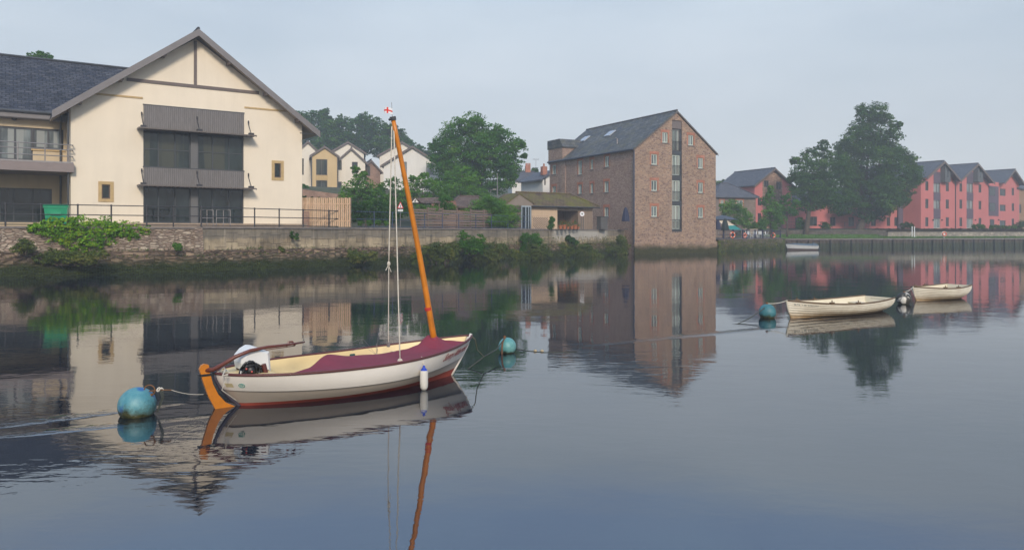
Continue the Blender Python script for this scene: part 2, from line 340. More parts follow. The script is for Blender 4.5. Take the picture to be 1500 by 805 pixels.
def gable_roof(root,x0,x1,y0,y1,ze,zr,mat,axis='y',th=.16,name='roof',edge=None):
    mb=MB(); mb.prism(gable_prof(x0,x1,ze,zr,th),y0,y1,axis) if axis=='y' else mb.prism(gable_prof(y0,y1,ze,zr,th),x0,x1,'x')
    r=mb.build(name,mat,root)
    c=MB()
    if axis=='y': c.tube([((x0+x1)/2,y0,zr+.03),((x0+x1)/2,y1,zr+.03)],.09,6)
    else: c.tube([(x0,(y0+y1)/2,zr+.03),(x1,(y0+y1)/2,zr+.03)],.09,6)
    c.build('ridge',edge or mat,r); return r
def hip_roof(root,x0,x1,y0,y1,ze,zr,mat,l=None,th=.14):
    l=(y1-y0)/2 if l is None else l; ym=(y0+y1)/2; a=(x0+l,ym,zr); b=(x1-l,ym,zr); mb=MB()
    mb.quad((x0,y0,ze),(x1,y0,ze),b,a); mb.quad((x1,y1,ze),(x0,y1,ze),a,b); mb.poly([(x0,y1,ze),(x0,y0,ze),a]); mb.poly([(x1,y0,ze),(x1,y1,ze),b])
    mb.box(x0,x1,y0,y1,ze-th,ze-.002); r=mb.build('roof',mat,root)
    c=MB()
    for p,q in ((a,b),(a,(x0,y0,ze)),(a,(x0,y1,ze)),(b,(x1,y0,ze)),(b,(x1,y1,ze))): c.tube([(p[0],p[1],p[2]+.03),(q[0],q[1],q[2]+.03)],.08,6)
    c.build('ridge',mat,r); return r

# ------------------------------------------------------------------ foliage
def leafmesh(centres,size,flat=.35,aspect=1.5,out=None):
    n=len(centres); C=np.asarray(centres,dtype=np.float64)
    a=rng.normal(size=(n,3)); 
    if out is not None: a=a*.8+out*.9
    a[:,2]+=flat; a/=np.linalg.norm(a,axis=1)[:,None]+1e-9
    t=rng.normal(size=(n,3)); t-=a*(t*a).sum(1)[:,None]; t/=np.linalg.norm(t,axis=1)[:,None]+1e-9; b=np.cross(a,t)
    s=(size*rng.uniform(.6,1.35,n))[:,None]
    V=np.stack([C-t*s*aspect*.5, C+b*s*.42+a*s*.08, C+t*s*aspect*.5, C-b*s*.42+a*s*.08],1).reshape(-1,3)
    return V
def leafobj(name,V,mat,parent=None,loc=None):
    n=len(V)//4; me=bpy.data.meshes.new(name); me.vertices.add(len(V)); me.vertices.foreach_set('co',V.astype(np.float32).ravel())
    me.loops.add(4*n); me.loops.foreach_set('vertex_index',np.arange(4*n,dtype=np.int32)); me.polygons.add(n)
    me.polygons.foreach_set('loop_start',np.arange(0,4*n,4,dtype=np.int32)); me.polygons.foreach_set('loop_total',np.full(n,4,dtype=np.int32))
    me.materials.append(mat); me.update(calc_edges=True); me.validate()
    o=bpy.data.objects.new(name,me); COL.objects.link(o)
    if parent: o.parent=parent
    if loc: o.location=loc
    return o
def clumps(lobes,leaf,dens=1.0,cl=.3,shell=(.32,1.02),ysq=1.0):
    P=[];O=[]
    for (x,y,z,r) in lobes:
        k=max(5,int(dens*38*(r/max(r*cl,.01))**0*(1+r*.25)))
        d=rng.normal(size=(k,3)); d/=np.linalg.norm(d,axis=1)[:,None]
        rad=r*rng.uniform(shell[0],shell[1],k)**.8
        c=d*rad[:,None]*np.array([1,ysq,.92])+np.array([x,y,z])
        for ci,di in zip(c,d):
            rc=r*cl*rng.uniform(.6,1.25); m=max(14,int(3.6*(rc/leaf)**2))
            q=rng.normal(size=(m,3)); q/=np.linalg.norm(q,axis=1)[:,None]; q*=(rng.uniform(.15,1,m)**.5)[:,None]
            q*=np.array([1.15,1.15,.62])*rc
            P.append(q+ci); O.append(np.repeat(di[None],m,0))
    return np.concatenate(P),np.concatenate(O)
def tree(label,base,lobes,leaf,mat,trunk_r=.3,trunk_h=None,dens=1.0,group=None,cat='tree',name='tree',cl=.3,limbs=7,bark=None):
    """lobes in world space (x,y,z,r)"""
    bx,by,bz=base; t=thing(name,label,cat,base,0,group)
    lo=[(x-bx,y-by,z-bz,r) for x,y,z,r in lobes]
    P,O=clumps(lo,leaf,dens,cl); keep=P[:,2]>.1; leafobj('crown',leafmesh(P[keep],leaf,.35,1.5,O[keep]),mat,t)
    mb=MB(); zt=trunk_h or min(z-r*.6 for _,_,z,r in lo); zt=max(zt,.6)
    cx=sum(l[0] for l in lo)/len(lo); cy=sum(l[1] for l in lo)/len(lo)
    w=trunk_r*.5; mb.tube([(0,0,-.3),(w*.1,0,.25*zt),(cx*.12+w*.3,cy*.1,.7*zt),(cx*.25,cy*.25,zt*1.05)],[trunk_r*1.4,trunk_r*.98,trunk_r*.85,trunk_r*.72],10)
    big=sorted(lo,key=lambda l:-l[3])[:limbs]
    for x,y,z,r in big:
        s=(cx*.25,cy*.25,zt*.92); e=(x,y,z+r*.2); mdp=(s[0]*.6+e[0]*.4+random.uniform(-.2,.2)*r,s[1]*.6+e[1]*.4,s[2]*.45+e[2]*.55)
        mb.tube([s,mdp,e],[trunk_r*.55,trunk_r*.3,trunk_r*.08],6)
        for _ in range(5):
            q=Vector(e)*.6+Vector(mdp)*.4; d=Vector((random.gauss(0,1),random.gauss(0,1),random.gauss(.3,.8))).normalized()*r*.9
            mb.tube([q,q+d*.5+Vector((0,0,.05*r)),q+d],[trunk_r*.14,trunk_r*.08,.012],5)
    mb.build('trunk',bark or BARK,t,True); return t
def pxlobes(L_,Y,ys=.5,jit=1):
    out=[]
    for px,py,r in L_:
        x,y,z=at(px,py,Y); rr=r/FOC*Y; out.append((x,Y+random.uniform(-ys,ys)*rr*jit,z,rr))
    return out
def bush(label,lobes,leaf,mat,name='bush',cat='bush',dens=1.0,group=None,cl=.32,stems=6):
    bx=sum(l[0] for l in lobes)/len(lobes); by=sum(l[1] for l in lobes)/len(lobes); bz=min(l[2]-l[3]*.8 for l in lobes)
    t=thing(name,label,cat,(bx,by,bz),0,group); lo=[(x-bx,y-by,z-bz,r) for x,y,z,r in lobes]
    P,O=clumps(lo,leaf,dens,cl,(.4,1.02)); leafobj('foliage',leafmesh(P,leaf,.4,1.4,O),mat,t)
    mb=MB()
    for x,y,z,r in lo[:stems*2]: mb.tube([(x*.4,y*.5+.02,.0),(x*.8,y*.8,z*.6),(x,y,z+r*.4)],[.03,.02,.008],5)
    mb.build('stems',BARK,t); return t
# ------------------------------------------------------------------ land and river walls
FOOT=[(-60,12.9),(-24.2,35.5),(-16.3,40.5),(12.0,75.2)]
FACE_=[(-60.4,13.6),(-24.6,36.2),(-16.8,41.15),(11.6,76.0)]
FRONT=[(-130,-30)]+FACE_[:3]+[(11.6,76.0),(12.2,76.5),(21.2,81.0),(23.2,85.2),(36.2,101),(38.2,104.6),(64.5,112.6),(79.5,116.6),(160,129),(300,150)]
def lerp(pts,x):
    for (a,b),(c,d) in zip(pts,pts[1:]):
        if x<=c: return b+(d-b)*(x-a)/(c-a)
    return pts[-1][1]
def sm(a,b,x): t=max(0,min(1,(x-a)/(b-a))); return t*t*(3-2*t)
RET=[(36,111.0),(62,116.8),(100,123.5),(300,160)]      # the low retaining wall behind the grass
def hland(x,y):
    f=lerp(FRONT,x); d=y-f
    left=2.40+5.2*sm(22,52,d)*sm(20,-5,x)+6*sm(70,120,d)+10*sm(110,260,d)
    if x<14: return left
    if x<34:
        r=1.33+1.4*sm(16,34,d)+8*sm(50,120,d)
    else:
        w=lerp(RET,x)+1.7; r=1.3+(.55 if x<56 else .2)*min(1,max(0,d/max(1,w-f))) if y<w else 2.35+.5*min(1,(y-w)/3)+9*sm(40,120,d)
    k=sm(14,22,x); return left*(1-k)+r*k
mb=MB(); xs=sorted(set([p[0] for p in FRONT]+[round(-130+i*2.5,2) for i in range(173)]))
ds=[0,1.5,3,4.5,6,7.5,9,12,15,18,21,24,28,32,36,40,46,52,60,70,80,95,110,130,160,200,260,330]
mb.grid([[(x,lerp(FRONT,x)+d,hland(x,lerp(FRONT,x)+d)-.02) for x in xs] for d in ds])
land=mb.build('ground',EARTH); tag(land,kind='structure')
# river
m,nt,b=mnew('river_water')
b.inputs['Base Color'].default_value=(.007,.012,.020,1); b.inputs['Roughness'].default_value=.015; b.inputs['IOR'].default_value=2.7
geo=N(nt,'ShaderNodeNewGeometry')
def pmap(scale,rot=0,loc=(0,0,0)):
    mp=N(nt,'ShaderNodeMapping'); L(nt,geo.outputs['Position'],mp.inputs['Vector']); mp.inputs['Scale'].default_value=scale; mp.inputs['Rotation'].default_value=(0,0,rot); mp.inputs['Location'].default_value=loc; return mp.outputs['Vector']
def zone(cx,cy,rx,ry,rot=0):                            # a patch of breeze on the river
    mp=N(nt,'ShaderNodeMapping',vector_type='TEXTURE'); L(nt,geo.outputs['Position'],mp.inputs['Vector'])
    mp.inputs['Location'].default_value=(cx,cy,0); mp.inputs['Rotation'].default_value=(0,0,rot); mp.inputs['Scale'].default_value=(rx,ry,1)
    l=N(nt,'ShaderNodeVectorMath',operation='LENGTH'); L(nt,mp.outputs[0],l.inputs[0])
    r_=N(nt,'ShaderNodeMapRange',interpolation_type='SMOOTHSTEP'); r_.inputs[1].default_value=1.0; r_.inputs[2].default_value=.25; L(nt,l.outputs['Value'],r_.inputs[0]); return r_.outputs[0]
swell=noiset(nt,pmap((.55,.8,1),.3),1,2,.5)
fine=noiset(nt,pmap((4.2,7.5,1),.35),1,3,.55,.4)
arc=noiset(nt,pmap((1.5,6.0,1),-.22),1,2,.5,.3)
arc2=noiset(nt,pmap((2.2,9.0,1),-.5),1,2,.45,.35)
patch=ramp(nt,noiset(nt,pmap((.10,.16,1),.2,(3,1,0)),1,3,.55),[(.45,0.0),(.70,1.0)])
mx=zone(-2.9,6.9,2.9,1.15,.05)
for z_ in (zone(-1.0,11.2,2.6,1.3,-.1),zone(2.3,12.6,2.8,2.6,.1),zone(-5.2,9.3,2.6,1.0,.2),zone(-1.3,8.0,2.6,1.0,.25)): mx=math_(nt,'MAXIMUM',mx,z_)
noisy=math_(nt,'MULTIPLY',mx,ramp(nt,noiset(nt,pmap((.9,1.6,1)),1,3,.6),[(.3,.35),(.6,1.0)]))
h=math_(nt,'MULTIPLY',swell,.006)
h=math_(nt,'ADD',h,math_(nt,'MULTIPLY',math_(nt,'MULTIPLY',fine,.0015),math_(nt,'ADD',math_(nt,'MULTIPLY',patch,.6),.50)))
h=math_(nt,'ADD',h,math_(nt,'MULTIPLY',math_(nt,'MULTIPLY',arc,.0024),math_(nt,'ADD',noisy,.045)))
h=math_(nt,'ADD',h,math_(nt,'MULTIPLY',math_(nt,'MULTIPLY',arc2,.0014),noisy))
bump(nt,h,b,1.0)
RIVER=m; RIVN=(nt,b,h,zone,pmap)
mb=MB(); mb.quad((-260,-60,0),(340,-60,0),(340,330,0),(-260,330,0)); tag(mb.build('river_water',RIVER,fix=False),kind='structure')
mb=MB(); mb.quad((-260,-60,-2.2),(340,-60,-2.2),(340,330,-2.2),(-260,330,-2.2)); tag(mb.build('river_bed',EARTH,fix=False),kind='structure')

def offs(pts,o):
    out=[]
    for i,p in enumerate(pts):
        a=pts[max(i-1,0)]; c=pts[min(i+1,len(pts)-1)]; dx,dy=c[0]-a[0],c[1]-a[1]; l=math.hypot(dx,dy); out.append((p[0]-dy/l*o,p[1]+dx/l*o))
    return out
def sub(pts,step):
    out=[]
    for a,b_ in zip(pts,pts[1:]):
        n=max(1,int(math.hypot(b_[0]-a[0],b_[1]-a[1])/step))
        out+=[(a[0]+(b_[0]-a[0])*i/n,a[1]+(b_[1]-a[1])*i/n) for i in range(n)]
    return out+[pts[-1]]
def river_wall(name,label,line,mat,top,bot,thick=.5,cop=None,jit=.0):
    t=thing(name,label,'wall',(0,0,0)); P=sub(line,.7); q=offs(P,thick); mb=MB()
    rows=[]
    for z in (bot,(bot+top)/2,top):
        rows.append([(p[0]+random.uniform(-jit,jit),p[1]-random.uniform(0,jit),z) for p in P])
    rows.append([(p[0],p[1],top) for p in q]); rows.append([(p[0],p[1],bot) for p in q]); mb.grid(rows); mb.build('wall_face',mat,t)
    if cop:
        a=offs(P,-.07); c=offs(P,thick+.02); mb=MB()
        mb.grid([[(p[0],p[1],top+.003) for p in a],[(p[0],p[1],top+cop) for p in a],[(p[0],p[1],top+cop) for p in c],[(p[0],p[1],top+.003) for p in c],[(p[0],p[1],top+.003) for p in a]]); mb.build('coping',COPING,t)
    return t
JX=(-16.3,41.75)
river_wall('quay_wall','rubble stone quay wall below the cream gabled building, partly hidden by the climber',FACE_[:3],QUAYL,2.32,.55,.5,.11,.03)
river_wall('quay_wall','dressed stone quay wall with stained coping between the cream building and the brick mill',[(-16.9,40.95),(11.7,75.9)],QUAYR,2.34,.5,.5,.11,.01)
mb=MB(); mb.hexa([(-17.25,40.6,.1),(-16.75,40.85,.1),(-16.9,41.4,.1),(-17.4,41.1,.1),(-17.2,40.72,2.36),(-16.85,40.9,2.36),(-16.95,41.35,2.36),(-17.35,41.1,2.36)])
tag(mb.build('buttress',QUAYL),'narrow stone buttress where the rubble and dressed quay walls meet','buttress')
# stepped mossy ledge along the foot of both walls
t=thing('river_ledge','sloping mossy stone ledge running along the foot of the quay walls','ledge'); P=sub(FOOT,.5); Q=sub([(-60.4,13.6),(-24.6,36.2),(-16.8,41.15),(11.6,76.0)],.5)
n=min(len(P),len(Q)); Q=[Q[int(i*(len(Q)-1)/(n-1))] for i in range(n)]; P=[P[int(i*(len(P)-1)/(n-1))] for i in range(n)]
rows=[]
for k,z,j in ((-.25,-.6,.02),(0.0,0.0,.05),(.25,.22,.06),(.48,.52,.06),(.55,.80,.04),(.78,.86,.05),(.84,1.12,.04),(1.15,1.22,.02)):
    rows.append([(p[0]+(q[0]-p[0])*k+random.uniform(-j,j),p[1]+(q[1]-p[1])*k+random.uniform(-j,j),z*(1 if z<0 else 1)+random.uniform(-j,j)*.8) for p,q in zip(P,Q)])
mb=MB(); mb.grid(rows); mb.build('stone_courses',LEDGE,t)

# quay path
mb=MB(); Pf=sub(FACE_,2.0); a=offs(Pf,.48); c=offs(Pf,4.4); mb.grid([[(p[0],p[1],2.43) for p in a],[(p[0],p[1],2.44) for p in c]]); tag(mb.build('quay_path',ASPH,fix=False),kind='structure')

# weeds along the ledge (nobody could count them)
C=[]; line=sub(FOOT,.12); lin2=sub([(-60.4,13.6),(-24.6,36.2),(-16.8,41.15),(11.6,76.0)],.12)
m_=min(len(line),len(lin2)); 
for i in range(m_):
    p=line[int(i*(len(line)-1)/(m_-1))]; q=lin2[int(i*(len(lin2)-1)/(m_-1))]
    if p[0]<-27: continue
    nz=noise.noise(Vector((p[0]*.45,3.1,p[1]*.45))); den=.16+max(0,nz)*1.1
    right=sm(-9,0,p[0]); den=den*(.5+.9*right)+(.28*right)
    for _ in range(int(34*den+random.random())):
        k=random.uniform(.25,1.0)**.8; hb=.30 if k<.5 else (.85 if k<.8 else 1.15)
        hz=hb*min(1,k*1.6)+random.uniform(0,.22+.50*den)*(.4+.8*right)
        C.append((p[0]+(q[0]-p[0])*k-.05+random.gauss(0,.05),p[1]+(q[1]-p[1])*k-.05+random.gauss(0,.05),hz))
C=np.array(C); tag(leafobj('weeds',leafmesh(C,.055,.2,2.4),LF_W),'low weeds and grasses growing all along the river ledge','weeds',kind='stuff')
C=[]
for i in range(0,m_):
    p=line[int(i*(len(line)-1)/(m_-1))]; q=lin2[int(i*(len(lin2)-1)/(m_-1))]
    if p[0]<-27: continue
    for _ in range(26):
        k=random.uniform(-.03,.55); C.append((p[0]+(q[0]-p[0])*k,p[1]+(q[1]-p[1])*k,max(.0,k*1.02)+random.uniform(-.01,.07)))
MOSS=leafm('slime_green',(.026,.034,.008),(.045,.068,.011),(.085,.12,.018),.8,.1)
tag(leafobj('moss',leafmesh(np.array(C),.05,.8,1.5),MOSS),'dark green moss and river weed at the waterline of the ledge','moss',kind='stuff')

def ledgebush(px,py,rx,n,leaf,mat,label,Y=None,name='bush',cat='bush',flat=.55,dens=1.0,group=None):
    lb=[]
    for _ in range(int(n*(1.9 if rx>20 else 1))):
        x,y,z=at(px+random.uniform(-1,1)*rx,py+random.uniform(-1,1)*rx*flat,Y+random.uniform(-.25,.35)); lb.append((x,y,z,min(max(rx*.5,3.0),9.5)/FOC*Y))
    return bush(label,lb,leaf,mat,name,cat,dens,group)
# bright climber spilling over the quay wall
lb=[]
for px,py,r in [(62,334,13),(80,331,15),(98,328,15),(118,330,17),(138,331,18),(160,333,17),(180,335,15),(198,337,14),(214,338,9),(75,343,14),(95,345,15),(115,347,17),(135,348,17),(155,347,15),(172,347,13),(105,357,12),(125,359,12),(145,357,10),(48,334,7),(190,345,9)]:
    Y=CAM_H*FOC/((406-.035*px*.8)-HOR)+.55; x,y,z=at(px,py,Y); lb.append((x,y,z,r/FOC*Y))
bush('bright green climber with yellow tips spilling over the rubble quay wall',lb,.082,LF_I,'climber','climber',1.3,cl=.26)
ledgebush(108,376,54,14,.065,LF_W,'olive undergrowth trailing on the ledge beneath the bright climber',36.8,'undergrowth','undergrowth',.10,.7)
ledgebush(30,362,18,7,.06,LF_W,'tuft of brownish green weeds at the left foot of the rubble wall',36,'weed_tuft','weeds',.3,.7)
ledgebush(257,360,8,5,.06,LF_L,'small light green plant rooted in the rubble wall near the buttress',39.8,'wall_plant','plant',.6,.7)
ledgebush(429,344,6,5,.05,LF_G,'dark tuft growing from the face of the dressed quay wall',44.9,'wall_plant','plant',.8,.7)
ledgebush(408,365,7,5,.06,LF_W,'little weed clump under the dark wall tuft on the ledge',44.6,'wall_plant','plant',.5,.7)
ledgebush(532,374,19,8,.07,LF_W,'dark weeds on the ledge left of the mast ropes',48,'ledge_bush','bush',.4,.8)
ledgebush(694,356,17,10,.08,LF_M,'green bush growing out of the quay wall right of the mast',55.5,'ledge_bush','bush',.75,1.1)
ledgebush(712,372,26,10,.08,LF_W,'sprawling undergrowth on the ledge below the wall bush',56,'ledge_bush','undergrowth',.4,1.0)
ledgebush(640,372,30,12,.08,LF_W,'brownish weeds on the ledge seen just right of the orange mast',52,'ledge_bush','undergrowth',.35,.9)
ledgebush(780,355,15,10,.08,LF_M,'tall green weeds on the quay wall below the conservatory posts',62,'ledge_bush','bush',.9,1.0)
ledgebush(775,374,26,12,.09,LF_W,'dense undergrowth beneath the tall weeds before the tiled hut',61.2,'ledge_bush','undergrowth',.4,1.0)
ledgebush(838,352,9,6,.08,LF_G,'ivy patch on the whitened wall below the flower pots',67.6,'wall_ivy','ivy',.9,.9)
ledgebush(850,370,42,14,.09,LF_W,'long band of undergrowth on the ledge below the tiled hut',67,'ledge_bush','undergrowth',.22,1.0)
ledgebush(905,360,18,8,.09,LF_W,'ivy and weeds where the quay wall meets the brick mill',72,'ledge_bush','bush',.6,.9)

# ------------------------------------------------------------------ quay railing
def railing(label,px0,px1,heights,posts,mat,off=.3,Yf=None,r=.028,name='railing',zb=2.44,line=None,post_r=.04):
    """posts by measured position along the wall line"""
    line=line or offs(FACE_,off)
    def hit(px):
        a=(px-CX)/FOC
        for (x0,y0),(x1,y1) in zip(line,line[1:]):
            d=(x1-x0)-a*(y1-y0)
            if abs(d)<1e-9: continue
            k=(a*y0-x0)/d
            if -1e-6<=k<=1+1e-6: return (x0+k*(x1-x0),y0+k*(y1-y0))
        return (line[-1])
    o=hit(px0); t=thing(name,label,'railing',(o[0],o[1],zb))
    pts=[p for p in [hit(px0+(px1-px0)*i/40) for i in range(41)]]
    for h in heights:
        mb=MB(); mb.tube([(p[0]-o[0],p[1]-o[1],h) for p in pts],r,6); mb.build('rail',mat,t)
    for px in posts:
        q=hit(px); mb=MB(); mb.tube([(q[0]-o[0],q[1]-o[1],-.05),(q[0]-o[0],q[1]-o[1],heights[0]+.03)],post_r,8); mb.sphere((q[0]-o[0],q[1]-o[1],heights[0]),post_r*1.5,8); mb.sphere((q[0]-o[0],q[1]-o[1],heights[1]),post_r*1.4,8)
        mb.build('post',mat,t)
    return t
railing('black iron railing along the quay before the cream building, ending at the timber fence',-60,520,(1.08,.58,.08),[-40,8,60,114,163,215,254,295,373,409,444,482],IRON,.3)
for i,(a,b_,w) in enumerate(((296,311,'left'),(317,335,'right'))):
    pass
railing('pale blue grey iron railing in front of the garden fence and rounded bush',522,775,(1.08,.58,.08),[548,575,622,648,672,697,720,744,768],BLUEI,.3,r=.02,post_r=.03)
# ------------------------------------------------------------------ cream gabled building
A_F=R(34.3)
cb=thing('gabled_building','large cream rendered building with wide gable, grey balconied wing and dark glazing','building',(-23.8,40.5,2.44),A_F)
F=Face(cb,0,0,0); Wd=F.u(442.5)
ze=F.z(442,186); zl=F.z(103,150); zap=F.z(288,57); 
ze=min(ze,zl)-.05
holes=[]
g1=F.rect(210,357,190,244.5); g2=F.rect(210,357,272.5,326.5)
pan1=F.rect(210,357.5,153.5,190); 
w1=F.rect(144+5,167-5.5,267+3,295-4); w2=F.rect(398+4,415.6-4,239,260)
holes=[g1,g2,w1,w2]
um=(0+Wd)/2
Dp=15.0
mb=MB(); wall(mb,F,0,Wd,-.1,[(0,ze+.35),(um,zap),(Wd,ze+.35)],holes,.22)
F2=Face(cb,0,Dp,-90); wall(mb,F2,0,Dp,-.1,ze+.35); F3=Face(cb,Wd,0,90); wall(mb,F3,0,Dp,-.1,ze+.35); F4=Face(cb,Wd,Dp,180); wall(mb,F4,0,Wd,-.1,[(0,ze+.35),(um,zap),(Wd,ze+.35)])
mb.build('wall',CREAM,cb)
ov=.85; fo=.75
rise=(zap-ze)/(um); ztip=ze-ov*rise+.40; zrid=zap+.42
gr=gable_roof(cb,-ov,Wd+ov,-fo,Dp+.3,ztip,zrid,SLATE,'y',.14)
# barge boards and soffit
mb=MB(); pr=gable_prof(-ov-.05,Wd+ov+.05,ztip-.02,zrid-.01,.40); mb.prism(pr,-fo-.07,-fo-.006,'y'); mb.build('barge_board',FASCIA,cb)
mb=MB(); pr=gable_prof(-ov,Wd+ov,ztip-.17,zrid-.17,.06); mb.prism(pr,-fo,Dp,'y'); mb.build('soffit',plain('soffit_board',(.42,.34,.27),.08,2),cb)
for k in (-1,1):                                        # purlin ends under the verge
    for f_ in (.28,.62,.93):
        u=um+k*(um+.05)*f_; z=zap-(zap-ze)*f_+.05
        mb=MB(); F.box(mb,u-.09,u+.09,-fo+.02,-.002,z-.10,z+.10); mb.build('purlin_end',BEAM,cb)
# beams
mb=MB(); zb_=F.z(280,126); hw=(zap-zb_)/rise-.12
F.box(mb,um-hw,um+hw,-.05,.02,zb_-.09,zb_+.09); mb.build('tie_beam',BEAM,cb)
mb=MB(); F.box(mb,F.u(286)-.08,F.u(286)+.08,-.052,.02,zb_+.095,zap-.15); mb.build('king_post',BEAM,cb)
zs_=F.z(168,140)
for a,b_ in ((F.u(128),F.u(209)),(F.u(358),F.u(428))):
    mb=MB(); F.box(mb,a,b_,-.035,.02,zs_-.05,zs_+.05); mb.build('string_course',SAND,cb)
mb=MB(); F.box(mb,g1[0]-.10,g1[0]-.02,-.035,.02,pan1[3],zs_-.055); 
# cladding panels
for zt,zb2 in ((pan1[3],g1[3]),(g1[2],g2[3])):
    mb=MB(); F.box(mb,g1[0],g1[1],-.06,.015,zb2+.02,zt-.01); mb.build('cladding_panel',RIB,cb)
    mb=MB(); F.box(mb,g1[0]-.03,g1[1]+.03,-.07,.01,zt-.008,zt+.045); mb.build('panel_flashing',DGREY,cb)
def us(*p): return [F.u(x) for x in p]
c0,c1=F.u(279.5),F.u(290)
for g,zt in ((g1,.50),(g2,.44)):
    zz=g[2]+(g[3]-g[2])*zt
    window(F,(g[0],c0,g[2],g[3]),cb,DGREY,GL if g is g2 else GLC,1,1,.07,.15,None,None,us(232.5,257),[zz] if g is g1 else [])
    window(F,(c1,g[1],g[2],g[3]),cb,DGREY,GL if g is g2 else GLC,1,1,.07,.15,None,None,us(312,336),[zz] if g is g1 else [])
    mb=MB(); F.box(mb,c0,c1,.02,.16,g[2],g[3]); mb.build('pillar',GREY,cb)
for w in (w1,w2):
    mb=MB(); t_=.17; u0,u1,z0,z1=w
    F.box(mb,u0-t_,u0-.001,-.03,.05,z0-t_,z1+t_); F.box(mb,u1+.001,u1+t_,-.03,.05,z0-t_,z1+t_); F.box(mb,u0,u1,-.032,.05,z1+.001,z1+t_); F.box(mb,u0,u1,-.034,.05,z0-t_,z0-.001)
    ww=window(F,w,cb,WINB,GL,1,1,.06,.09); mb.build('surround',SAND,ww)
# sunshades with tie rods
for zc in (g1[3]+.0,g2[3]+.0):
    u0,u1=g1[0]-.35,g1[1]+.5; mb=MB()
    F.box(mb,u0,u1,-.85,-.065,zc-.02,zc+.05)
    for i in range(28): 
        u=u0+(u1-u0)*i/27; F.box(mb,u-.02,u+.02,-.95,-.86,zc-.06,zc+.03)
    s=mb.build('sunshade',plain('sunshade_metal',(.14,.115,.10),.15,2,.5),cb)
    for u in (u0+.25,(u0+u1)/2,u1-.25):
        mb=MB(); mb.tube([F.p(u,-.8,zc+.06),F.p(u-.02,-.10,zc+.85)],.022,6); mb.tube([F.p(u,-.12,zc+.80),F.p(u,-.12,zc+.98)],.04,6); F.box(mb,u-.14,u+.14,-.85,-.6,zc+.052,zc+.16); mb.build('tie_rod',IRON,s)
mb=MB(); F.box(mb,-.2,Wd+.1,-.55,-.002,-.05,.22); F.box(mb,g1[0]-.1,g1[1]+.5,-1.0,-.552,-.05,.14); mb.build('plinth',plain('buff_step_stone',(.36,.27,.19),.2,3,.9,.006),cb)
# wing
B2=3.0; Fw=Face(cb,0,B2,0); wl=Fw.u(-90); 
zwe=Fw.z(50,166); h1=Fw.rect(-60,93,180,234.5); hlo=Fw.rect(-60,76,273,325)
hup=(h1[0],h1[1],Fw.z(80,219),h1[3]); hdoor=(h1[0],Fw.u(48),Fw.z(50,236),h1[3])
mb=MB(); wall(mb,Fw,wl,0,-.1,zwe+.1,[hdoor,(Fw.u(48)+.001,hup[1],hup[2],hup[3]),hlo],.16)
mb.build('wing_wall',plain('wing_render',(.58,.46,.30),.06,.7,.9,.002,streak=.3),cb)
window(Fw,hdoor,cb,DGREY,GLP,4,1,.10,.1,None,None,us and [Fw.u(x) for x in (-40,-20,0,22)],None,'glazed_door')
window(Fw,(Fw.u(48)+.001,hup[1],hup[2],hup[3]),cb,DGREY,GLP,2,1,.10,.1,SAND)
window(Fw,hlo,cb,DGREY,GL,1,1,.08,.1,None,None,[Fw.u(x) for x in (-40,-20,0,20,48)],[],'glazed_door')
# wing roof (ridge runs along the wing and dies into the gable roof)
ye=B2-.6; zwr=None; yr=B2+4.6; Fr=Face(cb,0,yr,0); zwr=Fr.z(60,87)
mb=MB(); xr=um*.9; 
mb.prism([(ye,zwe+.05),(yr,zwr),(2*yr-ye,zwe+.05),(2*yr-ye,zwe-.08),(yr,zwr-.16),(ye,zwe-.08)],wl-2,4.2,'x'); wr=mb.build('wing_roof',SLATE,cb)
mb=MB(); mb.tube([(wl-2,yr,zwr+.02),(4.0,yr,zwr+.02)],.09,6); mb.build('ridge',DGREY,wr)
mb=MB(); mb.tube([(wl-2,ye-.06,zwe-.02),(-.25,ye-.06,zwe-.02)],.085,8); mb.tube([(-.30,ye-.06,zwe-.05),(-.30,ye,zwe-.4),(-.30,B2-.12,zwe-.75),(-.30,B2-.12,0)],.055,8); mb.build('gutter',DGREY,cb)
mb=MB(); mb.box(wl-2,-.1,ye,ye+.03,zwe-.35,zwe-.09); mb.box(wl-2,-.1,ye+.03,B2,zwe-.38,zwe-.352); mb.build('wing_soffit',FASCIA,cb)
mb=MB(); q=Fw.uz(21,173); mb.sphere((q[0],B2-.14,q[1]),.16,12); mb.build('wall_lamp',DGREY,cb)
mb=MB(); Ff=Face(cb,0,-.35,0); zd=Ff.z(50,237); zd2=Ff.z(50,250); ur=Ff.u(108.5)
mb.box(wl,ur,-.35,B2-.001,zd2,zd); bal=mb.build('balcony',plain('balcony_fascia',(.24,.19,.175),.12,2,.7),cb)
mb=MB(); mb.box(wl,ur-.03,-.36,-.30,zd+.002,zd+.08); 
hr=Ff.z(0,206.5)-zd
for k in (1,.72,.38,.12)[:3]: mb.tube([(wl,-.3,zd+hr*k),(ur-.05,-.3,zd+hr*k),(ur-.05,-.3+.01,zd+hr*k)],.028,6); mb.tube([(ur-.05,-.3,zd+hr*k),(ur-.05,-.02,zd+hr*k)],.028,6)
mb.build('balcony_rail',STEEL,bal)
for px in (-60,-20,26,66,100): 
    mb=MB(); u=Ff.u(px); mb.tube([(u,-.31,zd-.2),(u,-.31,zd+hr)],.03,6); mb.build('balcony_post',STEEL,bal)
mb=MB(); mb.tube([(-.12,-.12,zwe-.2),(-.12,-.12,0)],.05,8); mb.build('downpipe',DGREY,cb)
mb=MB(); mb.tube([(Wd-.35,-fo+.1,ztip-.2),(Wd+.75,-fo+.1,ztip-.2)],.03,6); mb.build('gutter_bracket',DGREY,cb)

